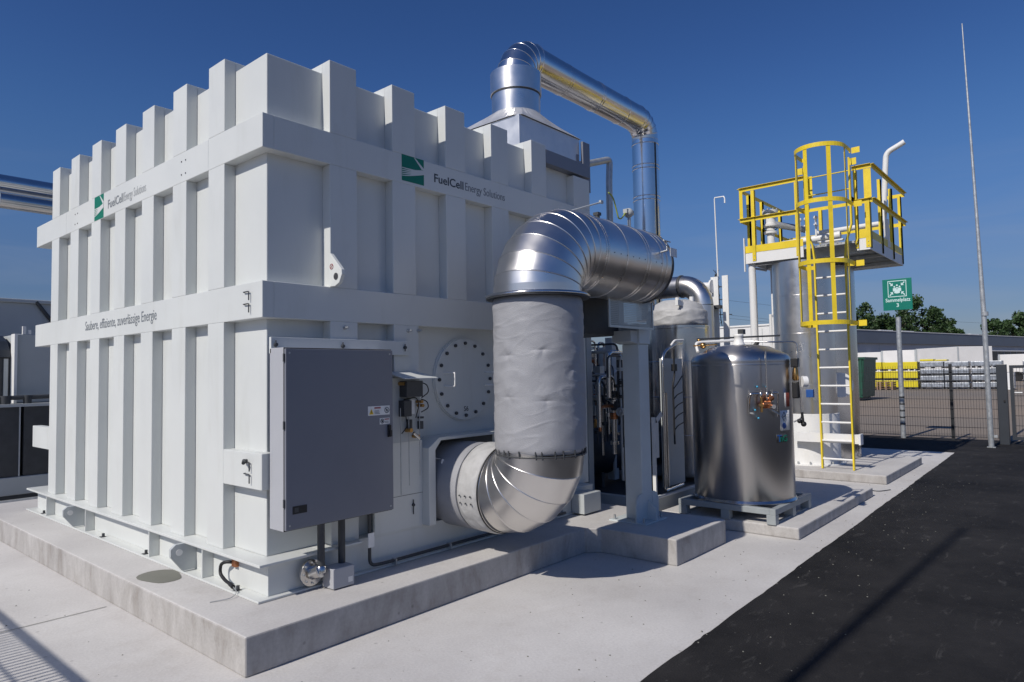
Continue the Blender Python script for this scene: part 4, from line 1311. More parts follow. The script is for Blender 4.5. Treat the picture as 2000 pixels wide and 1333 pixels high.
# direction of the front (towards the camera) on the tank
fa = math.atan2(-tky, -tkx) + 0.30


def onshell(da, z, e=0.0):
    return (tkx + (tr_ + e) * math.cos(fa + da), tky + (tr_ + e) * math.sin(fa + da), z)


mf = MB().tube([onshell(0.16, 1.30, 0.05), onshell(0.25, 1.33, 0.05)], 0.033, 12).tube([onshell(0.05, 1.25, 0.06), onshell(0.2, 1.27, 0.06)], 0.026, 12).box(
    onshell(0.06, 1.215, 0.02), onshell(0.20, 1.29, 0.08)).build('valve_manifold', 'copper', tank, bevel=0.006)
MB().tube([onshell(0.03, 1.18, 0.07), onshell(0.03, 1.33, 0.07)], 0.012, 10).tube([onshell(0.02, 1.25, 0.05), onshell(0.02, 1.25, 0.10)], 0.017, 10).build('valve_stem', 'brass', tank)
for da, z0, z1 in ((0.03, 1.30, 1.40), (0.14, 1.30, 1.78), (0.235, 1.28, 1.40)):
    st_ = MB().tube([onshell(da, z0, 0.06), onshell(da, z1, 0.06)], 0.0075, 8).lathe((*onshell(da, 0, 0.06)[:2], z0 + 0.02), [(0.008, 0), (0.018, 0.01), (0.014, 0.05), (0.006, 0.06)], 12).build('riser_tube', 'steel', tank)
MB().tube(rounded([onshell(0.03, 1.36, 0.06), onshell(-0.16, 1.36, 0.07), onshell(-0.17, 1.30, 0.05), onshell(-0.17, 1.17, 0.03)], 0.06, 6), 0.0115, 10).build('left_bend', 'steel', tank)
MB().tube(rounded([onshell(0.24, 1.37, 0.06), onshell(0.36, 1.37, 0.06), onshell(0.37, 1.32, 0.05), onshell(0.38, 1.13, 0.03)], 0.05, 6), 0.010, 10).build('right_bend', 'steel', tank)
MB().tube([onshell(0.20, 1.235, 0.06), onshell(0.20, 1.235, 0.12)], 0.022, 12).build('union', 'steel', tank)
for da, z in ((-0.01, 1.43), (0.165, 1.43), (-0.06, 1.20), (-0.005, 1.12)):
    MB().ball(onshell(da, z, 0.03), 0.011, 8).build('blue_cap', 'lightblue', tank)
MB().tube([onshell(-0.17, 1.17, 0.02), onshell(-0.10, 1.165, 0.07)], 0.010, 8).tube([onshell(0.24, 1.20, 0.04), onshell(0.38, 1.15, 0.06)], 0.007, 8).build('drain_line', 'galv', tank)


def shell_patch(name, a0, a1, z0, z1, m, e=0.002, parent=tank):
    mb_ = MB()
    n_ = 8
    for i in range(n_):
        t0, t1 = a0 + (a1 - a0) * i / n_, a0 + (a1 - a0) * (i + 1) / n_
        v = [mb_.bm.verts.new(onshell(t, z, e)) for t, z in ((t0, z0), (t1, z0), (t1, z1), (t0, z1))]
        mb_.bm.faces.new(v).smooth = True
    o = mb_.build(name, m, parent)
    s = o.modifiers.new('thickness', 'SOLIDIFY')
    s.thickness = 0.0015
    return o


pl_ = shell_patch('gas_label', 0.50, 0.82, 0.985, 1.185, 'palewhite')
c0 = Vector(onshell(0.60, 1.125, 0.006))
tx = (Vector(onshell(0.66, 1.125, 0.006)) - Vector(onshell(0.54, 1.125, 0.006))).normalized()
nn = Vector((math.cos(fa + 0.60), math.sin(fa + 0.60), 0))
Zv = Vector((0, 0, 1))
rh = [c0 - tx * 0.032, c0 - Zv * 0.045, c0 + tx * 0.032, c0 + Zv * 0.045]
mbx = MB()
for i in range(4):
    mbx.tube([rh[i], rh[(i + 1) % 4]], 0.0022, 6)
mbx.prism([c0 - tx * 0.012 - Zv * 0.01, c0 + tx * 0.010 - Zv * 0.004, c0 + tx * 0.014 + Zv * 0.012, c0 - tx * 0.008 + Zv * 0.0], nn * 0.002)
mbx.build('hazard_diamond', 'logotext', pl_)
c1 = Vector(onshell(0.60, 1.032, 0.002))
MB().tube([c1, c1 + nn * 0.005], 0.030, 24).build('blue_disc', 'blue', pl_)
mbx = MB()
for k in range(3):
    a_ = Vector(onshell(0.69, 1.14 - 0.016 * k, 0.005))
    b_ = Vector(onshell(0.78, 1.14 - 0.016 * k, 0.005))
    mbx.tube([a_, b_], 0.0016, 5)
mbx.build('label_text', 'fadedtext', pl_)
lb = shell_patch('supplier_label', 0.38, 0.66, 0.868, 0.955, 'dark')
def shell_text(body, a, z, size, m):
    o_ = Vector(onshell(a, z, 0.006))
    t_ = (Vector(onshell(a + 0.05, z, 0)) - Vector(onshell(a, z, 0))).normalized()
    return text_obj('supplier_mark', body, size, o_, t_, (0, 0, 1), m, lb, bold=0.0015)
shell_text('T', 0.39, 0.876, 0.098, 'blue')
shell_text('nG', 0.46, 0.878, 0.09, 'logogreen')
shell_patch('red_plate', 0.70, 0.84, 1.22, 1.36, 'red')
shell_patch('white_strip', 0.655, 0.70, 1.215, 1.36, 'palewhite')
# gauge cluster on the right flank
ga = thing('gauge_cluster', onshell(0.95, 1.3, 0.05), 'black valve and round gauge cluster on the right flank of the polished tank', 'gauge')
gc = Vector(onshell(0.98, 1.50, 0.05))
MB().tube(rounded([onshell(-0.05, 1.90, -0.30), onshell(0.6, 1.88, -0.10), Vector(onshell(0.98, 1.88, 0.07)), Vector(onshell(0.98, 1.10, 0.10)), Vector(onshell(0.96, 1.06, 0.02))], 0.05, 5), 0.0085, 8).build('looping_tube', 'steel', ga)
MB().box(gc + Vector((-0.035, -0.035, 0.12)), gc + Vector((0.035, 0.035, 0.21))).build('black_actuator', 'black', ga, bevel=0.006)
MB().lathe(gc, [(0.02, -0.02), (0.035, 0.0), (0.03, 0.06), (0.016, 0.12)], 14).build('valve_bonnet', 'brass', ga)
MB().box(gc + Vector((-0.04, -0.03, -0.20)), gc + Vector((0.03, 0.03, -0.03))).build('valve_body', 'black', ga, bevel=0.012)
MB().tube([gc + Vector((0.0, -0.06, -0.03)), gc + Vector((0.03, -0.10, -0.03))], 0.055, 24).build('gauge_dial', 'palewhite', ga)
MB().box(gc + Vector((0.02, -0.16, -0.19)), gc + Vector((0.06, -0.09, -0.11))).build('blue_transmitter', 'blue', ga, bevel=0.004)
MB().ball(gc + Vector((0.01, -0.06, -0.46)), 0.028, 10).tube([gc + Vector((0, -0.05, -0.34)), gc + Vector((0.0, -0.06, -0.46))], 0.014, 8).ball(gc + Vector((-0.02, -0.03, -0.43)), 0.024, 10).build('drain_valve', 'black', ga)
# pipework above the tank top
tp2 = thing('tank_top_pipework', (7.3, 3.2, 1.85), 'white and dark thin pipes crossing above the polished tank top', 'pipework')
MB().tube(rounded([(6.85, 3.25, 1.80), (6.9, 3.3, 1.905), (7.3, 3.0, 1.93), (7.36, 2.9, 1.84)], 0.05, 5), 0.016, 10).build('white_pipe', 'palewhite', tp2)
MB().tube([(7.15, 3.40, 1.955), (7.85, 2.72, 1.985)], 0.010, 10).build('long_rail', 'dark', tp2)
MB().tube([(7.35, 2.96, 1.86), (7.35, 2.96, 2.02)], 0.010, 8).box((7.31, 2.93, 1.995), (7.38, 2.99, 2.05)).build('small_solenoid', 'dark', tp2)
MB().tube([(7.30, 2.82, 1.84), (7.34, 2.78, 1.90)], 0.022, 10).build('relief_valve', 'black', tp2)
MB().ball((6.92, 3.22, 1.87), 0.035, 10).tube([(6.85, 3.3, 1.87), (7.0, 3.1, 1.88)], 0.008, 8).ball((6.95, 3.28, 1.93), 0.022, 8).build('hand_valve', 'brass', tp2)

# thin steel cabling on the concrete near the small plinth
wr = MB().tube(rounded([(9.5, 3.0, 0.006), (9.75, 2.8, 0.006), (9.62, 2.6, 0.006), (9.9, 2.45, 0.006), (9.7, 2.2, 0.006), (9.95, 2.1, 0.006)], 0.15, 6), 0.006, 6)
tag(wr.build('loose_cable', 'dark'), 'thin dark loose cable curling on the paving between the two low plinths', 'cable')

# ================================================================== TWIN TOWERS, PLATFORM, LADDER
ta = thing('scrubber_tower', (11.25, 3.55, 0.12), 'tall silver cylindrical tower with white skirt left of the yellow ladder', 'tower')
AX, AY, AR = 11.30, 3.53, 0.45
MB().lathe((AX, AY, 0), [(AR, 0.90), (AR, 3.30), (0, 3.30)], 64, sharp=(1,)).build('shell', 'alu', ta)
for z in (1.35, 2.15, 2.75):
    MB().lathe((AX, AY, 0), [(AR + 0.0005, z), (AR + 0.004, z + 0.004), (AR + 0.0005, z + 0.008)], 64).build('seam_bead', 'alu', ta)
sk_ = MB().lathe((AX, AY, 0), [(AR + 0.02, 0.125), (AR + 0.02, 0.90), (AR - 0.01, 0.905)], 64, sharp=(1,)).lathe((AX, AY, 0), [(AR + 0.09, 0.1215), (AR + 0.09, 0.14), (AR + 0.02, 0.14)], 64, sharp=(1,)).build('skirt', 'palewhite', ta)
for k in range(18):
    a = 2 * PI * k / 18
    MB().cyl((AX + (AR + 0.05) * math.cos(a), AY + (AR + 0.05) * math.sin(a), 0.14), (AX + (AR + 0.05) * math.cos(a), AY + (AR + 0.05) * math.sin(a), 0.18), 0.014, 6).build('anchor_bolt', 'galv', sk_)
tb_ = thing('scrubber_tower', (12.45, 3.35, 0.12), 'second silver tower standing in shade right behind the yellow ladder', 'tower')
BX, BY = 12.25, 3.42
MB().lathe((BX, BY, 0), [(0.42, 0.125), (0.42, 0.80), (0.425, 0.80), (0.425, 3.30), (0, 3.30)], 64, sharp=(1, 2, 3)).build('shell', 'steel', tb_)
d = Vector((-1, -0.55, 0)).normalized()
cb_ = Vector((BX, BY, 1.33)) + d * 0.40
mh = MB().tube([cb_, cb_ + d * 0.13], 0.155, 32).build('manway_neck', 'dark', tb_)
MB().tube([cb_ + d * 0.13, cb_ + d * 0.16], 0.20, 32).tube([cb_ + d * 0.175, cb_ + d * 0.205], 0.20, 32).build('manway_flange', 'palewhite', mh)
MB().box((BX - 0.50, BY - 0.20, 0.92), (BX - 0.41, BY - 0.14, 0.99)).tube([(BX - 0.45, BY - 0.10, 0.76), (BX - 0.45, BY - 0.10, 0.86)], 0.03, 10).build('drain_nozzle', 'palewhite', tb_)

# ---- access platform: white fascia, grating, yellow rails
plat = thing('access_platform', (11.9, 3.3, 3.33), 'white steel platform with yellow guard rails on top of the twin towers', 'platform')
QX0, QX1, QY0, QY1, QZ0, QZ1 = 10.85, 13.10, 2.414, 4.262, 3.330, 3.500
LY0, LY1 = 2.70, 3.16          # ladder opening
mb = MB()
mb.box((QX0, LY1 + 0.19, QZ0), (QX0 + 0.012, QY1, QZ1)).box((QX0, QY0, QZ0), (QX0 + 0.012, LY0 - 0.11, QZ1))
mb.box((QX0 + 0.012, QY0, QZ0), (QX1, QY0 + 0.012, QZ1)).box((QX1 - 0.012, QY0 + 0.012, QZ0), (QX1, QY1, QZ1)).box((QX0 + 0.012, QY1 - 0.012, QZ0), (QX1 - 0.012, QY1, QZ1))
mb.build('fascia', 'palewhite', plat)
mb = MB()
for x in (11.2, 11.75, 12.3, 12.8):
    mb.box((x, QY0 + 0.012, QZ0 + 0.01), (x + 0.06, QY1 - 0.012, QZ1 - 0.05))
mb.build('joist', 'galv', plat)
mb = MB()
x = QX0 + 0.03
while x < QX1 - 0.02:
    mb.box((x, QY0 + 0.014, QZ1 - 0.045), (x + 0.006, QY1 - 0.014, QZ1 - 0.012))
    x += 0.035
y = QY0 + 0.03
while y < QY1 - 0.02:
    mb.box((QX0 + 0.02, y, QZ1 - 0.020), (QX1 - 0.02, y + 0.012, QZ1 - 0.010))
    y += 0.06
mb.build('grating', 'galv', plat)
for x in (11.35, 12.3):
    mb = MB()
    mb.prism([(x, QY0 + 0.02, QZ0), (x, QY0 + 0.5, QZ0), (x, QY0 + 0.9, QZ0 - 0.16), (x, QY1 - 0.5, QZ0 - 0.16), (x, QY1 - 0.25, QZ0)], (0.05, 0, 0))
    mb.build('under_bracket', 'galv', plat)
ZTR, ZMR, ZTB = 4.575, 4.07, 3.50
for nm, p0, p1 in (('toe_board', (QX0 - 0.006, LY1 + 0.19, QZ1 + 0.003), (QX0, QY1, QZ1 + 0.115)), ('toe_board', (QX0 - 0.006, QY0, QZ1 + 0.003), (QX0, LY0 - 0.11, QZ1 + 0.115)),
                   ('toe_board', (QX0, QY0 - 0.006, QZ1 + 0.003), (QX1, QY0, QZ1 + 0.115)), ('toe_board', (QX1, QY0, QZ1 + 0.003), (QX1 + 0.006, QY1, QZ1 + 0.115)),
                   ('toe_board', (QX0, QY1, QZ1 + 0.003), (QX1, QY1 + 0.006, QZ1 + 0.115))):
    MB().box(p0, p1).build(nm, 'yellow', plat)


def angle_rail(a, b, z, out, name):
    """angle section rail between (x,y) a and b: upright leg and flat leg pointing out"""
    a, b, out = Vector((*a, z)), Vector((*b, z)), Vector((*out, 0))
    MB().prism([a, b, b + Vector((0, 0, 0.054)), a + Vector((0, 0, 0.054))], out * 0.006).prism([a + Vector((0, 0, 0.0545)), b + Vector((0, 0, 0.0545)), b + out * 0.04 + Vector((0, 0, 0.0545)), a + out * 0.04 + Vector((0, 0, 0.0545))],
                                                                                                 (0, 0, 0.006)).build(name, 'yellow', plat)


CY0, CY1 = QY0 - 0.05, QY1 + 0.07
for z, nm in ((ZTR - 0.05, 'top_rail'), (ZMR - 0.05, 'mid_rail')):
    angle_rail((QX0, LY1 + 0.14), (QX0, CY1), z, (-1, 0), nm)
    angle_rail((QX0, CY0), (QX0, LY0 - 0.08), z, (-1, 0), nm)
    angle_rail((QX0, CY0), (QX1 + 0.05, CY0), z, (0, -1), nm)
    angle_rail((QX0, CY1), (QX1 + 0.05, CY1), z, (0, 1), nm)
    angle_rail((QX1 + 0.05, CY0), (QX1 + 0.05, CY1), z, (1, 0), nm)
for x, y, w_, d_ in ((QX0 - 0.008, 4.085, 0.01, 0.06), (QX0 - 0.008, 3.40, 0.01, 0.055), (QX0 - 0.008, 2.395, 0.01, 0.07), (QX0 - 0.008, 2.56, 0.01, 0.045), (QX0 + 0.04, QY0 - 0.012, 0.06, 0.01),
                     (11.6, QY0 - 0.012, 0.06, 0.01), (12.35, QY0 - 0.012, 0.06, 0.01), (QX1 - 0.07, QY0 - 0.012, 0.06, 0.01), (QX1 + 0.007, 2.9, 0.01, 0.06), (QX1 + 0.007, 3.7, 0.01, 0.06),
                     (QX0 + 0.25, QY1 + 0.007, 0.06, 0.01), (11.7, QY1 + 0.007, 0.06, 0.01), (12.6, QY1 + 0.007, 0.06, 0.01)):
    po = MB().box((x, y, QZ0 + 0.03), (x + w_, y + d_, ZTR - 0.055)).box((x + (0 if w_ < 0.02 else 0), y, QZ0 + 0.03), (x + (0.05 if w_ < 0.02 else w_), y + (0.006 if w_ < 0.02 else 0.05), ZTR - 0.0555)).build('guard_post', 'yellow', plat)
    for z in (QZ0 + 0.06, QZ0 + 0.12):
        MB().ball((x + w_ / 2 - (0.008 if w_ < 0.02 else 0), y + d_ / 2, z), 0.008, 6).build('bolt', 'galv', po)
# double corner plates of the railing
MB().box((QX0 - 0.016, CY1 - 0.055, ZMR + 0.0), (QX0 - 0.010, CY1, ZTR - 0.05)).box((QX0 - 0.016, CY0, ZMR + 0.02), (QX0 - 0.010, CY0 + 0.055, ZTR - 0.06)).build('corner_plate', 'yellow', plat)
# swing gate leaf stowed beside the ladder opening
MB().box((QX0 - 0.02, LY1 + 0.02, 4.18), (QX0 - 0.012, LY1 + 0.15, 4.56)).build('gate_plate', 'yellow', plat)
# white leg under the far left corner
for x, y, r in ((QX0 + 0.10, QY1 - 0.06, 0.055),):
    MB().cyl((x, y, 0.0), (x, y, QZ0), r, 20).box((x - 0.14, y + 0.058, 3.2), (x - 0.10, y + 0.075, 3.75)).build('leg', 'palewhite', plat)
tpole = MB().tube(rounded([(11.1, 4.02, 3.22), (11.1, 4.22, 3.28), (11.1, 4.21, 2.9), (11.1, 4.2, 0.2)], 0.04, 4), 0.018, 10)
tag(tpole.build('thin_standpipe', 'galv'), 'thin grey standpipe hanging down left of the silver tower', 'pipe')
tpole = MB().tube([(11.4, 4.045, 3.3), (11.4, 4.05, 0.2)], 0.022, 10)
tag(tpole.build('thin_white_pipe', 'palewhite'), 'thin white pipe running down close beside the silver tower', 'pipe')

# valve station and pipes on the platform
vs = thing('valve_station', (11.5, 4.1, 3.5), 'white flanged valve with elbows standing at the left of the platform', 'valve')
vx, vy = 11.35, 4.02
MB().lathe((vx, vy, 0), [(0.06, 3.62), (0.06, 3.86), (0.105, 3.865), (0.105, 3.90), (0.07, 3.905), (0.07, 3.98), (0.11, 3.985), (0.11, 4.02), (0.085, 4.03), (0.085, 4.15), (0.125, 4.155), (0.125, 4.19), (0.10, 4.2), (0.125, 4.21), (0.125, 4.25), (0, 4.26)], 28,
            sharp=range(1, 15)).build('valve_body', 'palewhite', vs)
MB().lathe((vx, vy, 0), [(0.108, 3.94), (0.108, 3.955)], 28).build('gasket', 'dark', vs)
for k in range(8):
    a = 2 * PI * k / 8
    MB().cyl((vx + 0.11 * math.cos(a), vy + 0.11 * math.sin(a), 4.14), (vx + 0.11 * math.cos(a), vy + 0.11 * math.sin(a), 4.28), 0.012, 6).build('stud_bolt', 'galv', vs)
MB().tube(rounded([(vx, vy + 0.28, 3.60), (vx, vy, 3.60), (vx, vy, 3.72)], 0.05, 4), 0.055, 16).build('elbow', 'palewhite', vs)
MB().tube([(vx + 0.02, vy + 0.16, 3.64), (vx + 0.05, 2.95, 3.70)], 0.06, 20).build('cross_pipe', 'palewhite', vs)
MB().tube([(vx, vy - 0.05, 4.02), (vx + 0.3, vy - 0.5, 3.9)], 0.055, 18).build('branch_pipe', 'galv', vs)
for yy in (3.55, 3.45, 3.30):
    MB().tube([(vx, yy, 3.66), (vx, yy, 4.0)], 0.016, 8).ball((vx, yy, 4.02), 0.035, 10).tube([(vx - 0.08, yy, 3.9), (vx + 0.08, yy, 3.9)], 0.012, 8).build('small_valve', 'palewhite', vs)
MB().lathe((vx + 0.35, vy - 0.05, 0), [(0.10, 3.5), (0.10, 3.7), (0.05, 3.75)], 20).build('olive_pot', 'hose', vs)
dh = MB().lathe((12.2, 3.32, 0), [(0.30, 3.50), (0.30, 3.60), (0.26, 3.68), (0.15, 3.73), (0, 3.75)], 36).tube([(12.2, 3.32, 3.70), (12.2, 3.32, 3.9)], 0.06, 14)
tag(dh.build('tower_dome', 'galv'), 'low silver tower dome poking through the platform floor behind the ladder', 'dome')
vp = MB().tube(rounded([(11.55, 3.35, 3.80), (12.0, 2.46, 3.90), (12.0, 2.44, 4.3), (12.0, 2.385, 5.02), (12.0, 2.20, 5.10), (12.0, 2.12, 5.14)], 0.09, 6), 0.042, 18)
tag(vp.build('vent_pipe', 'palewhite'), 'white vent pipe with a bent open end above the right of the platform', 'pipe')
vr = MB().tube([(12.0, 2.42, 3.50), (12.0, 2.43, 3.95)], 0.04, 14)
tag(vr.build('vent_riser', 'palewhite'), 'short white riser joining the vent pipe to the platform floor', 'pipe')

# ---- caged ladder
lad = thing('caged_ladder', (10.67, 2.93, 0.12), 'yellow caged ladder rising from the plinth to the platform', 'ladder')
LX = 10.66
RYs = (2.705, 3.135)
for ry in RYs:
    s = 1 if ry > 2.9 else -1
    p = [(LX, ry, 0.125), (LX, ry, 3.25), (LX, ry + s * 0.02, 3.45), (LX, ry + s * 0.10, 3.70), (LX, ry + s * 0.10, 4.68)]
    mb = MB()
    for a, b in zip(p[:-1], p[1:]):
        mb.prism([(a[0] - 0.028, a[1] - 0.011, a[2]), (a[0] + 0.028, a[1] - 0.011, a[2]), (a[0] + 0.028, a[1] + 0.011, a[2]), (a[0] - 0.028, a[1] + 0.011, a[2])],
                 (b[0] - a[0], b[1] - a[1], b[2] - a[2]))
    mb.build('rail', 'yellow', lad)
    MB().box((LX + 0.028, ry + s * 0.10, 4.05), (QX0 + 0.0, ry + s * 0.11 + 0.01, 4.12)).build('top_bracket', 'yellow', lad)
    MB().box((LX - 0.02, ry + s * 0.11, 4.56), (LX - 0.012, ry + s * 0.20, 4.66)).build('lug', 'yellow', lad)
nr = 13
rungs = []
for k in range(13):
    z = 0.268 + 0.2685 * k
    MB().cyl((LX, RYs[0] + 0.011, z), (LX, RYs[1] - 0.011, z), 0.0155, 10).build('rung', 'palewhite', lad)
for z in (4.22, 4.49):
    MB().cyl((LX, RYs[0] - 0.09, z), (LX, RYs[1] + 0.09, z), 0.009, 8).build('rung', 'yellow', lad)
CR, CCX = 0.37, LX - 0.30
cyc = (RYs[0] + RYs[1]) / 2
hoops = (2.215, 3.085, 3.955, 4.745)
cang = []
for hz_ in hoops:
    wide = 0.0
    pts = [(LX, RYs[0] - 0.10, hz_)]
    n = 22
    prof2 = []
    for i in range(n + 1):
        t = -PI / 2 - PI * i / n
        prof2.append((CCX + 0.36 * math.cos(t), cyc + 0.345 * math.sin(t), hz_))
    path = [(LX, cyc - 0.345, hz_)] + prof2 + [(LX, cyc + 0.345, hz_)]
    mb = MB()
    nP = len(path)
    for i in range(nP - 1):
        a, b = Vector(path[i]), Vector(path[i + 1])
        dd = (b - a).normalized()
        nn_ = Vector((dd.y, -dd.x, 0)) * 0.006
        mb.prism([a, b, b + nn_, a + nn_], (0, 0, 0.062))
    mb.build('hoop', 'yellow', lad)
    for s in (-1, 1):
        MB().box((LX - 0.006, cyc + s * (0.225 if hz_ < 3.3 else 0.32), hz_ + 0.001), (LX + 0.0, cyc + s * 0.345, hz_ + 0.058)).build('hoop_bracket', 'yellow', lad)
        if s < 0:
            MB().box((LX + 0.01, cyc - 0.46, hz_ - 0.01), (LX + 0.016, cyc - 0.35, hz_ + 0.075)).build('hoop_tab', 'yellow', lad)
for a in (-PI / 2 + 0.0, -PI / 2 - 0.95, -PI / 2 - 1.9, -PI / 2 - PI + 0.0, -PI / 2 - 2.75):
    cx, cy = CCX + 0.353 * math.cos(a), cyc + 0.338 * math.sin(a)
    tt = Vector((-math.sin(a), math.cos(a), 0)) * 0.030
    nn_ = Vector((math.cos(a), math.sin(a), 0)) * -0.006
    q = Vector((cx, cy, hoops[0] + 0.001))
    MB().prism([q - tt, q + tt, q + tt + nn_, q - tt + nn_], (0, 0, hoops[-1] - hoops[0] + 0.06)).build('cage_bar', 'yellow', lad)
MB().box((LX + 0.035, 2.63, 0.50), (LX + 0.12, 3.55, 0.512)).box((LX + 0.035, 2.63, 0.512), (LX + 0.047, 3.55, 0.62)).box((LX + 0.035, 2.63, 0.62), (LX + 0.12, 3.55, 0.632)).build('wall_beam', 'palewhite', lad)
MB().box((LX - 0.02, 2.60, 0.49), (LX + 0.13, 2.628, 0.645)).build('beam_end_plate', 'palewhite', lad, bevel=0.003)

# white cabinet and racks far behind the tank
for i, (a, b, lab) in enumerate((((14.0, 4.85, 0.0), (15.2, 6.4, 2.50), 'white equipment cabinet behind the polished tank and the tower leg'),)):
    o = MB().box(a, b).box((a[0] - 0.02, a[1] - 0.02, b[2]), (b[0], b[1] + 0.02, b[2] + 0.04)).build('white_cabinet', 'palewhite', None, bevel=0.01)
    tag(o, lab, 'cabinet')
    for yy in (5.2, 5.6, 6.0):
        MB().box((a[0] - 0.006, yy, 0.1), (a[0], yy + 0.01, 2.45)).build('panel_joint', 'greypaint', o)
ro = thing('pipe_rack', (12.9, 4.9, 0.0), 'small white pipe rack with posts left of the silver tower', 'rack')
for yy in (4.30, 4.42, 4.52):
    MB().cyl((12.6, yy, 0.0), (12.6, yy, 2.62), 0.028, 10).build('rack_post', 'palewhite', ro)
MB().box((12.58, 4.25, 2.0), (12.62, 5.4, 2.05)).build('rack_rail', 'palewhite', ro)

# ================================================================== FENCE, GATE, SIGN, MAST
FX = 17.42
GH = 1.62


def mesh_panel(name, x0, y0, y1, h, parent, z0=0.06, wire=0.0048, pitch=0.05, hp=0.20):
    mb_ = MB()
    y_ = y0
    while y_ < y1:
        mb_.box((x0, y_, z0), (x0 + 0.005, y_ + wire, h))
        y_ += pitch
    z_ = z0 + 0.02
    while z_ < h:
        mb_.box((x0 - 0.008, y0, z_), (x0 - 0.001, y1, z_ + 0.008)).box((x0 + 0.0055, y0, z_), (x0 + 0.012, y1, z_ + 0.008))
        z_ += hp
    return mb_.build(name, 'fenceblack', parent)


fence = thing('mesh_fence', (FX, 5, 0), 'dark wire mesh fence beyond the towers along the storage yard', 'fence')
FP = [2.415 + 2.45 * k for k in range(0, 4)]
for i, y in enumerate(FP):
    MB().box((FX + 0.02, y - 0.03, 0.0), (FX + 0.08, y + 0.03, GH + 0.03)).build('post', 'fenceblack', fence)
mesh_panel('mesh_panel', FX, 1.56, FP[0], GH, fence)
for i in range(3):
    mesh_panel('mesh_panel', FX, FP[i] + 0.002, FP[i + 1], GH, fence)
gate = thing('yard_gate', (16.9, 0.5, 0), 'anthracite mesh gate with a box post at the right edge', 'gate')
MB().box((16.86, 1.375, 0.0), (17.06, 1.545, 1.62)).build('gate_post', 'anthracite', gate, bevel=0.006)
MB().box((16.84, 1.41, 0.86), (16.859, 1.44, 0.90)).build('lock', 'black', gate)
lf = MB().box((16.93, -3.0, 0.10), (16.98, 1.33, 0.16)).box((16.93, -3.0, 1.54), (16.98, 1.33, 1.60)).box((16.93, 1.27, 0.16), (16.98, 1.33, 1.54)).box((16.93, -3.0, 0.16), (16.98, -2.94, 1.54)).build('leaf_frame', 'anthracite', gate)
mesh_panel('leaf_mesh', 16.95, -2.94, 1.27, 1.54, gate, z0=0.16)
MB().tube(rounded([(16.95, 1.25, 1.05), (16.87, 1.25, 1.05), (16.87, 1.13, 1.05)], 0.02, 3), 0.014, 8).build('handle', 'palewhite', gate)

sg = thing('assembly_point_sign', (17.40, 3.36, 0), 'green assembly point sign on a grey post by the fence', 'sign')
MB().cyl((17.40, 3.36, 0.0), (17.40, 3.36, 2.74), 0.052, 20).build('post', 'galv', sg)
for k in range(5):
    MB().lathe((17.40, 3.36, 0.30 + 0.15 * k), [(0.052, 0), (0.0545, 0.002), (0.0545, 0.04), (0.052, 0.042)], 20).build('post_band', 'dark', sg)
yl, yr, z0, z1 = 3.645, 3.055, 2.90, 3.615
pn = MB().box((17.36, yr, z0), (17.37, yl, z1)).build('panel', 'green', sg, bevel=0.004)
FXs = 17.358


def SP(u, v):
    """panel coordinates: u right 0..1, v up 0..1"""
    return (FXs, yl + (yr - yl) * u, z0 + (z1 - z0) * v)


def sprism(mb_, uv, e=0.0):
    mb_.prism([(FXs - e, *SP(u, v)[1:]) for u, v in uv], (0.0018, 0, 0))


mb = MB()
t_ = 0.022
for q in (((.18, .42), (.82, .42), (.82, .42 + t_), (.18, .42 + t_)), ((.18, .94 - t_), (.82, .94 - t_), (.82, .94), (.18, .94)),
          ((.18, .42 + t_), (.18 + t_, .42 + t_), (.18 + t_, .94 - t_), (.18, .94 - t_)), ((.82 - t_, .42 + t_), (.82, .42 + t_), (.82, .94 - t_), (.82 - t_, .94 - t_))):
    sprism(mb, q)
for cx, cy, sx_, sy_ in ((.23, .90, 1, -1), (.77, .90, -1, -1), (.23, .46, 1, 1), (.77, .46, -1, 1)):
    A = lambda a, b: (cx + sx_ * a, cy + sy_ * b)
    sprism(mb, (A(0, .025), A(.025, 0), A(.09, .06), A(.07, .085)))
    sprism(mb, (A(.03, .12), A(.13, .12), A(.13, .03)), e=0.001)
for hx_, hy_, r_ in ((.50, .79, .032), (.41, .745, .030), (.59, .745, .030), (.50, .705, .034)):
    mb.prism([(FXs - 0.0012, *SP(hx_ + r_ * math.cos(2 * PI * k / 14), hy_ + r_ * 0.85 * math.sin(2 * PI * k / 14))[1:]) for k in range(14)], (0.0025, 0, 0))
sprism(mb, ((.36, .70), (.46, .715), (.47, .60), (.36, .60)), 0.0014)
sprism(mb, ((.54, .715), (.64, .70), (.64, .60), (.53, .60)), 0.0014)
sprism(mb, ((.43, .665), (.57, .665), (.60, .55), (.54, .53), (.46, .53), (.40, .55)), 0.0022)
mb.build('pictogram', 'signtext', pn)
text_obj('sign_text', 'Sammelplatz', 0.115, SP(0.09, 0.27), (0, -1, 0), (0, 0, 1), 'signtext', pn, width=0.50, bold=0.002)
text_obj('sign_text', '3', 0.12, SP(0.46, 0.10), (0, -1, 0), (0, 0, 1), 'signtext', pn, bold=0.002)

ms = thing('lightning_mast', (16.14, 1.61, 0.0), 'tall slender galvanised mast rising beside the gate post', 'mast')
MB().tube([(16.14, 1.61, 0.004), (16.14, 1.625, 2.6), (16.14, 1.66, 4.6), (16.14, 1.70, 6.6), (16.14, 1.74, 8.52)], [0.049, 0.045, 0.030, 0.021, 0.010], 18).build('pole', 'galv', ms)
MB().box((16.10, 1.54, 0.004), (16.18, 1.68, 0.02)).box((16.11, 1.50, 0.20), (16.16, 1.56, 0.25)).cyl((16.14, 1.61, 2.58), (16.14, 1.61, 2.66), 0.062, 16).build('collar', 'galv', ms)

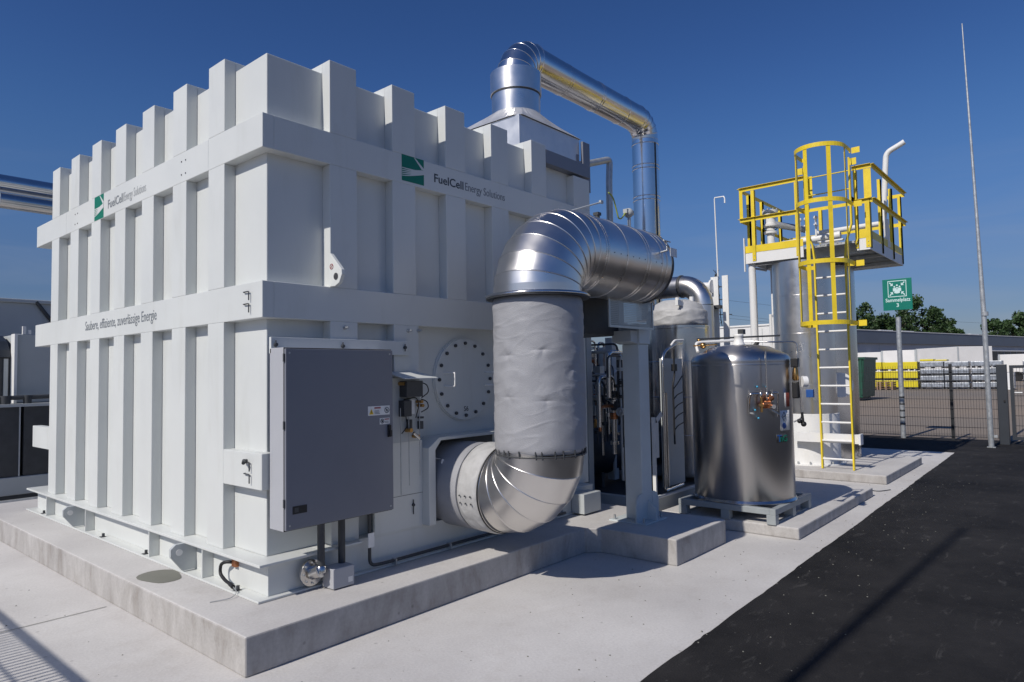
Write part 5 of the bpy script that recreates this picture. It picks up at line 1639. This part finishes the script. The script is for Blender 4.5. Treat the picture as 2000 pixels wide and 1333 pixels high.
# fence behind the camera whose shadow falls in the lower left corner
bf2 = thing('mesh_fence', (-0.73, 1, 0), 'dark wire mesh fence behind the viewer left of the enclosure', 'fence')
hF = 1.80
xF = 1.27 - hF / math.tan(SUN_EL)
ys_ = 0.0454 * (hF / math.tan(SUN_EL))
mb = MB()
y = 0.2
while y < 5.45:
    mb.box((xF, y + ys_, 0.03), (xF + 0.014, y + ys_ + 0.016, hF - 0.02))
    y += 0.05
for z in (0.2, 0.85, 1.60):
    mb.box((xF - 0.004, 0.1, z), (xF, 6.6, z + 0.016))
mb.build('mesh_panel', 'anthracite', bf2)
MB().box((xF - 0.015, 0.1, hF - 0.02), (xF + 0.02, 7.0, hF + 0.012)).build('top_rail', 'anthracite', bf2)
for y in (0.1, 2.6, 6.95):
    MB().box((xF - 0.05, y, 0.0), (xF - 0.016, y + 0.05, hF + 0.01)).build('post', 'anthracite', bf2)
# tall pole behind the camera: its shadow lies on the asphalt
lp = thing('lamp_pole', (-2.5, 1.53, 0.0), 'tall slim grey pole behind the viewer beside the asphalt', 'pole')
hL = 8.02 + 2.5
hL = hL * math.tan(SUN_EL)
MB().tube([(-2.5, 1.53, 0.03), (-2.5, 1.53, hL)], [0.045, 0.030], 16).build('pole', 'galv', lp)
MB().box((-2.65, 1.38, 0.004), (-2.35, 1.68, 0.03)).build('base_plate', 'galv', lp)

# ================================================================== LEFT BACKGROUND PLANT
lw = MB().box((0.2, 13.0, 0.0), (7.5, 13.4, 2.87)).box((0.2, 12.95, 2.87), (7.5, 13.4, 2.93))
lwo = tag(lw.build('grey_plant_building', 'greypaint', None, bevel=0.01), 'long grey plant building wall behind the left end of the enclosure', 'building')
MB().tube([(3.25, 12.97, 2.90), (3.5, 12.97, 2.55)], 0.03, 8).build('drain_hose', 'dark', lwo)
bc = thing('battery_cabinet_row', (1.8, 11.0, 0.0), 'row of black-doored low cabinets on a grey plinth left of the enclosure', 'cabinet')
MB().box((0.5, 11.0, 0.0), (2.24, 11.9, 0.10)).box((2.24, 11.0, 0.0), (4.2, 11.9, 0.10)).build('plinth', 'dark', bc)
MB().box((0.5, 10.98, 0.10), (4.2, 11.9, 0.34)).build('base_panel', 'greypaint', bc, bevel=0.01)
for x in (1.62, 2.095, 2.60, 3.10):
    MB().box((x - 0.46, 11.0, 0.345), (x - 0.015, 11.85, 1.27)).build('door', 'dark', bc, bevel=0.004)
    MB().box((x - 0.015, 10.99, 0.345), (x, 11.85, 1.27)).build('door_frame', 'greypaint', bc)
MB().box((0.5, 10.97, 1.271), (4.2, 11.9, 1.31)).build('top_rail', 'greypaint', bc)
mb = MB()
mb.tube([(1.6, 11.1, 1.38), (3.2, 11.1, 1.40)], 0.03, 10).tube([(2.45, 11.1, 1.31), (2.45, 11.1, 1.42)], 0.06, 12).tube([(2.70, 11.1, 1.31), (2.70, 11.1, 1.42)], 0.05, 12).tube([(2.2, 11.1, 1.31), (2.2, 11.1, 1.4)], 0.05, 12)
mb.build('pipe_run', 'dark', bc)
uc = thing('upright_cooler', (2.4, 11.5, 1.31), 'grey upright unit with curved dark hood and window above the low cabinets', 'cooler')
MB().box((2.62, 11.3, 1.315), (3.6, 12.2, 2.27)).build('side_casing', 'greypaint', uc, bevel=0.01)
MB().box((1.2, 11.45, 1.315), (2.615, 12.2, 1.95)).build('window_casing', 'dark', uc)
MB().box((2.58, 11.26, 1.315), (2.615, 11.44, 2.27)).build('corner_trim', 'palewhite', uc)
pr = [(11.44, 1.95)] + [(11.44 + 0.75 * math.sin(t), 1.95 + 0.32 * (1 - math.cos(t)) * 1.0) for t in [0.3 * k for k in range(1, 6)]] + [(12.2, 1.95)]
MB().prism([(1.2, a, b) for a, b in [(11.40, 1.95), (11.45, 2.05), (11.60, 2.18), (11.85, 2.27), (12.2, 2.28), (12.2, 1.95)]], (1.37, 0, 0)).build('curved_hood', 'darkpipe', uc)
for x in (1.75, 2.05, 2.30, 2.50):
    MB().box((x, 11.43, 1.4), (x + 0.05, 11.449, 1.93)).build('window_mullion', 'greypaint', uc)
MB().box((2.68, 11.3, 2.271), (2.72, 11.34, 2.38)).box((2.75, 11.3, 2.271), (2.78, 11.34, 2.33)).build('lug', 'palewhite', uc)
pt = thing('lagged_pipe_pair', (2.5, 10.0, 4.0), 'two dark silver pipes high up behind the left end of the enclosure', 'pipes')
MB().tube([(-4, 10.0, 4.03), (4.0, 10.0, 4.03)], 0.105, 40).build('upper_pipe', 'mirror', pt)
MB().tube([(-4, 9.92, 3.80), (4.0, 9.92, 3.80)], 0.095, 40).build('lower_pipe', 'steel', pt)
MB().tube([(2.05, 10.0, 4.03), (2.08, 10.0, 4.03)], 0.113, 40).tube([(2.06, 9.92, 3.80), (2.085, 9.92, 3.80)], 0.102, 40).build('clamp', 'palewhite', pt)
for x in (3.6, 3.8):
    MB().box((x, 9.9, 0.0), (x + 0.1, 10.05, 3.70)).build('support', 'galv', pt)
lwb = MB().tube([(1.6, 10.75, 0.04), (4.0, 10.75, 0.04)], 0.04, 10)
tag(lwb.build('ground_pipe', 'galv'), 'grey pipe lying along the ground in front of the low black cabinets', 'pipe')

# ================================================================== STORAGE YARD
def stack(x, y0, y1, h, m, label, tiers=2, per=1.15, group=None, base=True):
    """tiers of wrapped goods with gaps between pallets"""
    t = thing('goods_stack', (x, (y0 + y1) / 2, 0), label, 'stack', group)
    th_ = h / tiers
    n = max(1, round((y1 - y0) / per))
    rg_ = random.Random(int(y0 * 10) + 5)
    for k in range(tiers):
        mb_ = MB()
        for i in range(n):
            a = y0 + (y1 - y0) * i / n + 0.03
            b = y0 + (y1 - y0) * (i + 1) / n - 0.03
            dz = rg_.uniform(-0.05, 0.0)
            dx = rg_.uniform(-0.06, 0.06)
            mb_.box((x + dx, a, k * th_ + 0.13), (x + 1.2 + dx, b, (k + 1) * th_ + dz))
        mb_.build('wrapped_tier', m, t, bevel=0.03)
        mb_ = MB()
        for i in range(n):
            a = y0 + (y1 - y0) * i / n + 0.05
            b = y0 + (y1 - y0) * (i + 1) / n - 0.05
            mb_.box((x + 0.05, a, k * th_ + 0.10), (x + 1.15, b, k * th_ + 0.125))
            for q in (0, 0.5, 1):
                c_ = a + (b - a - 0.1) * q
                mb_.box((x + 0.05, c_, k * th_ + 0.01), (x + 1.15, c_ + 0.1, k * th_ + 0.10))
        mb_.build('pallet_tier', 'dark' if m != 'wood' else 'wood', t)
    return t


YX = 56.0
GY = lambda px: None
stack(YX, 10.75, 13.3, 2.0 - 0.0, 'stackyellow', 'yellow wrapped goods stacked in rows left of the sign post', 3, 1.3)
stack(YX, 9.72, 10.7, 2.0, 'stackyellow', 'yellow wrapped pallet column just right of the sign post', 3, 1.0)
stack(YX + 0.2, 6.65, 9.65, 1.95, 'stackgrey', 'silver grey wrapped goods stacked left of the dark fence post', 4, 1.2)
stack(YX + 0.1, 4.75, 6.55, 1.95, 'stackgrey', 'silver grey wrapped goods stacked right of the dark fence post', 4, 0.9)
stack(YX + 0.2, 2.9, 3.7, 1.9, 'stackgrey', 'narrow silver wrapped goods between mast and gate post', 4, 0.8)
stack(YX + 0.2, -6.0, 2.3, 1.95, 'stackgrey', 'silver grey wrapped goods stacked behind the gate', 4, 1.2)
yl_ = MB().box((56.2, 8.75, 2.0), (57.2, 9.6, 2.14)).box((56.2, 7.95, 2.0), (57.2, 8.70, 2.09))
tag(yl_.build('yellow_sheets', 'stackyellow', None, bevel=0.02), 'thin yellow sheets lying on top of the silver stack by the sign post', 'sheets')
wc = MB().box((54.6, 4.05, 0.12), (55.6, 4.95, 1.12)).box((54.6, 4.1, 0.0), (55.6, 4.9, 0.115))
tag(wc.build('white_crate', 'palewhite', None, bevel=0.02), 'square white crate standing in front of the silver stacks', 'crate')
ep_ = thing('empty_pallets', (55, 12.3, 0), 'low stack of bare wooden pallets under the yellow goods', 'pallets')
for k in range(4):
    mb = MB()
    for i in range(3):
        a = 11.0 + i * 0.95
        for q in (0, 0.38, 0.76):
            mb.box((54.2, a + q, 0.145 * k), (55.2, a + q + 0.1, 0.145 * k + 0.09))
        mb.box((54.2, a, 0.145 * k + 0.092), (55.2, a + 0.88, 0.145 * k + 0.115))
    mb.build('pallet_layer', 'wood', ep_)
# green skip
skp = thing('green_skip', (36, 8.9, 0), 'dark green steel skip behind the foot of the yellow ladder', 'skip')
mb = MB().prism([(36, 8.62, 0.15), (36, 8.50, 2.08), (36, 10.9, 2.08), (36, 10.8, 0.15)], (2.4, 0, 0))
so = mb.build('skip_body', 'skip', skp, bevel=0.02)
for y in (8.60, 9.0, 9.5, 10.0, 10.5):
    MB().box((35.93, y, 0.3), (35.998, y + 0.08, 2.0)).build('skip_rib', 'skip', so)
MB().box((35.92, 8.44, 2.0), (38.45, 8.52, 2.12)).box((35.92, 8.52, 2.02), (35.99, 10.95, 2.12)).build('skip_rim', 'skip', so)
MB().box((36.1, 8.8, 0.0), (38.3, 10.7, 0.149)).build('skip_runner', 'dark', skp)

# white trailers
def trailer(a, b, label, h=3.4, d=2.5, end=True):
    """box body whose long side runs from a to b on the ground"""
    a, b = Vector((*a, 0)), Vector((*b, 0))
    u = (b - a).normalized()
    n = Vector((u.y, -u.x, 0))
    if n.x < 0:
        n = -n
    t = thing('white_trailer', a, label, 'trailer', None)
    MB().prism([a + Vector((0, 0, 0.9)), b + Vector((0, 0, 0.9)), b + n * d + Vector((0, 0, 0.9)), a + n * d + Vector((0, 0, 0.9))], (0, 0, h - 0.9)).build('box_body', 'trailer', t, bevel=0.03)
    for p_ in (a, b):
        mb_ = MB()
        q = p_ - n * 0.02
        mb_.prism([q - u * 0.08 + Vector((0, 0, 0.9)), q + u * 0.08 + Vector((0, 0, 0.9)), q + u * 0.08 - n * 0.03 + Vector((0, 0, 0.9)), q - u * 0.08 - n * 0.03 + Vector((0, 0, 0.9))], (0, 0, h - 0.88))
        mb_.build('corner_post', 'greypaint', t)
    MB().prism([a + Vector((0, 0, 0.5)), b + Vector((0, 0, 0.5)), b + n * d + Vector((0, 0, 0.5)), a + n * d + Vector((0, 0, 0.5))], (0, 0, 0.39)).build('chassis', 'dark', t)
    for f in (0.15, 0.3, 0.8):
        q = a + (b - a) * f
        MB().tube([q + Vector((0, 0, 0.5)), q + n * 0.3 + Vector((0, 0, 0.5))], 0.48, 20).build('wheel', 'black', t)
    return t


trailer((81.2, 20.3), (80.2, 17.2), 'white box trailer nearest the skip, partly behind the yellow ladder', 3.25)
trailer((80.0, 17.1), (79.3, 13.9), 'white box trailer in the middle of the row beyond the yellow stacks', 3.35)
trailer((79.2, 13.75), (74.9, 9.65), 'large white box trailer at the right end of the row with its end wall visible', 3.42, d=3.3)
trailer((84.5, 7.4), (83.0, -2.0), 'low white trailer far right behind the silver stacks', 2.7)

# long hall
ha, hb = Vector((92.0, 23.4, 0)), Vector((148.9, 8.7, 0))
u = (hb - ha).normalized()
n = Vector((-u.y, u.x, 0))
ha -= u * 14
hb += u * 22
hall = thing('industrial_hall', ha, 'long low grey industrial hall with dark window band behind the trailers', 'hall')
HW, HR = 4.78, 6.39


def hbox(a0, a1, z0, z1, out, dep, nm, m, bev=0.0):
    p0, p1 = ha + u * a0 - n * out, ha + u * a1 - n * out
    return MB().prism([p0 + Vector((0, 0, z0)), p1 + Vector((0, 0, z0)), p1 + n * dep + Vector((0, 0, z0)), p0 + n * dep + Vector((0, 0, z0))], (0, 0, z1 - z0)).build(nm, m, hall, bevel=bev)


LH = (hb - ha).length
hbox(0, LH, 0, HW, 0, 12, 'wall', 'hallwall')
hbox(-0.3, LH + 0.3, HW, HR, 0.35, 12.7, 'roof', 'hallroof')
hbox(-0.3, LH + 0.3, HR, HR + 0.10, 0.40, 12.8, 'roof_edge', 'palewhite')
wins = []
wb = hbox(33.0, LH - 2, 1.9, 3.9, 0.05, 0.06, 'window_band', 'halldark')
for k in range(20):
    a = 33.0 + k * 2.6
    hbox(a, a + 0.14, 1.9, 3.9, 0.08, 0.02, 'window_mullion', 'hallwall')
hbox(32.6, LH - 2, 3.91, 4.1, 0.25, 0.2, 'window_lintel', 'palewhite')
for a in (6.0, 11.2, 16.4, 21.6, 26.8):
    hbox(a, a + 0.08, 0, HW - 0.02, 0.03, 0.02, 'panel_joint', 'greypaint')
for a, w_ in ((12, 2.8), (24, 3.4), (30, 3.4), (52, 3.2)):
    hbox(a, a + w_, HR + 0.10, HR + 0.32, -1.0, 1.2, 'rooflight', 'palewhite')
lmp = hbox(18.5, 19.1, 3.3, 3.45, 0.9, 0.85, 'wall_lamp', 'palewhite')


# trees
def tree(loc, h, cr, label, seed, trunk_h=None):
    rg_ = random.Random(seed)
    x, y = loc
    t = thing('leafy_tree', (x, y, 0), label, 'tree', 'trees behind the hall')
    tr_h = trunk_h or h * 0.35
    mb_ = MB().tube([(x, y, 0), (x + 0.2, y, tr_h * 0.6), (x + 0.1, y + 0.2, tr_h), (x + 0.3, y, h * 0.7)], [0.45, 0.36, 0.28, 0.1], 10)
    for k in range(7):
        a = rg_.uniform(0, 2 * PI)
        z0_ = rg_.uniform(tr_h * 0.6, h * 0.6)
        L_ = rg_.uniform(0.4, 0.8) * cr
        mb_.tube([(x, y, z0_), (x + L_ * 0.5 * math.cos(a), y + L_ * 0.5 * math.sin(a), z0_ + L_ * 0.4), (x + L_ * math.cos(a), y + L_ * math.sin(a), z0_ + L_ * 0.9)], [0.16, 0.10, 0.04], 6)
    mb_.build('trunk', 'bark', t)
    cb__ = MB()
    clumps = []
    for k in range(34):
        a = rg_.uniform(0, 2 * PI)
        rr = cr * math.sqrt(rg_.uniform(0, 1)) * 0.85
        zz_ = rg_.uniform(tr_h * 0.8, h * 0.95)
        sh = 1 - 0.55 * max(0, (zz_ - h * 0.55) / (h * 0.45)) ** 1.5
        clumps.append((x + rr * sh * math.cos(a), y + rr * sh * math.sin(a), zz_, rg_.uniform(0.16, 0.30) * cr))
    for (cx, cy, cz, r) in clumps:
        for _ in range(150):
            d_ = Vector((rg_.gauss(0, 1), rg_.gauss(0, 1), rg_.gauss(0, 0.8))).normalized() * r * rg_.uniform(0.55, 1.08)
            p_ = Vector((cx, cy, cz)) + d_
            s_ = rg_.uniform(0.16, 0.38)
            e1 = Vector((rg_.gauss(0, 1), rg_.gauss(0, 1), rg_.gauss(0, 1))).normalized()
            e2 = e1.cross(Vector((rg_.gauss(0, 1), rg_.gauss(0, 1), rg_.gauss(0, 1)))).normalized()
            vv_ = [cb__.bm.verts.new(p_ + e1 * s_), cb__.bm.verts.new(p_ + e2 * s_ * 0.7), cb__.bm.verts.new(p_ - e1 * s_), cb__.bm.verts.new(p_ - e2 * s_ * 0.7)]
            cb__.bm.faces.new(vv_)
    cb__.build('crown', 'leaf', t, fixn=False)


tree((148.3, 37.3), 16.6, 5.0, 'tall dark leafy tree directly right of the ladder cage foot', 1)
tree((155.2, 39.9), 12.9, 4.1, 'low dark tree behind the ladder at hall roof height', 8)
tree((152.1, 33.1), 12.2, 4.4, 'small dark tree between ladder and sign above the hall roof', 2)
tree((156.8, 29.3), 16.2, 5.9, 'broad dark tree directly behind the green sign', 3)
tree((160.1, 25.4), 14.4, 4.4, 'rounded tree touching the right side of the green sign', 4)
tree((162.3, 22.4), 11.3, 3.0, 'small rounded tree right of the sign above the roof', 5)
tree((169.7, 14.6), 11.0, 3.9, 'low tree just right of the mast above the hall roof', 6)
tree((172.5, 10.2), 12.4, 4.7, 'rounded green tree at the right edge of the view', 7)
tree((175.3, 4.7), 12.9, 4.7, 'leafy tree beyond the right edge of the view', 9)

# lattice pylon on the horizon between the uprights
py = thing('lattice_pylon', (150.0, 66.5, 0), 'tiny lattice power pylon on the horizon beside the white uprights', 'pylon')
mb = MB()
bx_, by_ = 150.0, 66.0
for s in (-1, 1):
    for q in (-1, 1):
        mb.tube([(bx_ + s * 1.8, by_ + q * 1.8, 0), (bx_ + s * 0.5, by_ + q * 0.5, 14), (bx_ + s * 0.2, by_ + q * 0.2, 24)], 0.10, 5)
for z in range(1, 24, 2):
    wz = 1.8 - 1.3 * min(z, 14) / 14
    for s in (-1, 1):
        mb.tube([(bx_ + s * wz, by_ - wz, z), (bx_ - s * wz, by_ + wz, z + 2)], 0.06, 4)
        mb.tube([(bx_ - wz, by_ + s * wz, z), (bx_ + wz, by_ - s * wz, z + 2)], 0.06, 4)
for z, L_ in ((14.5, 3.4), (18, 2.6), (21, 2.0)):
    mb.tube([(bx_ + 0.65 * L_, by_ - 0.75 * L_, z), (bx_ - 0.65 * L_, by_ + 0.75 * L_, z)], 0.12, 5)
mb.build('lattice', 'dark', py)
for z, L_ in ((14.3, 3.2), (17.8, 2.5), (14.3, -3.2)):
    wv = MB()
    a = Vector((bx_ + 0.65 * L_, by_ - 0.75 * L_, z))
    b = a + Vector((260, -110, 3))
    pts = [a.lerp(b, k / 16) - Vector((0, 0, 5 * 4 * (k / 16) * (1 - k / 16))) for k in range(17)]
    wv.tube(pts, 0.025, 4)
    wv.build('wire', 'dark', py)
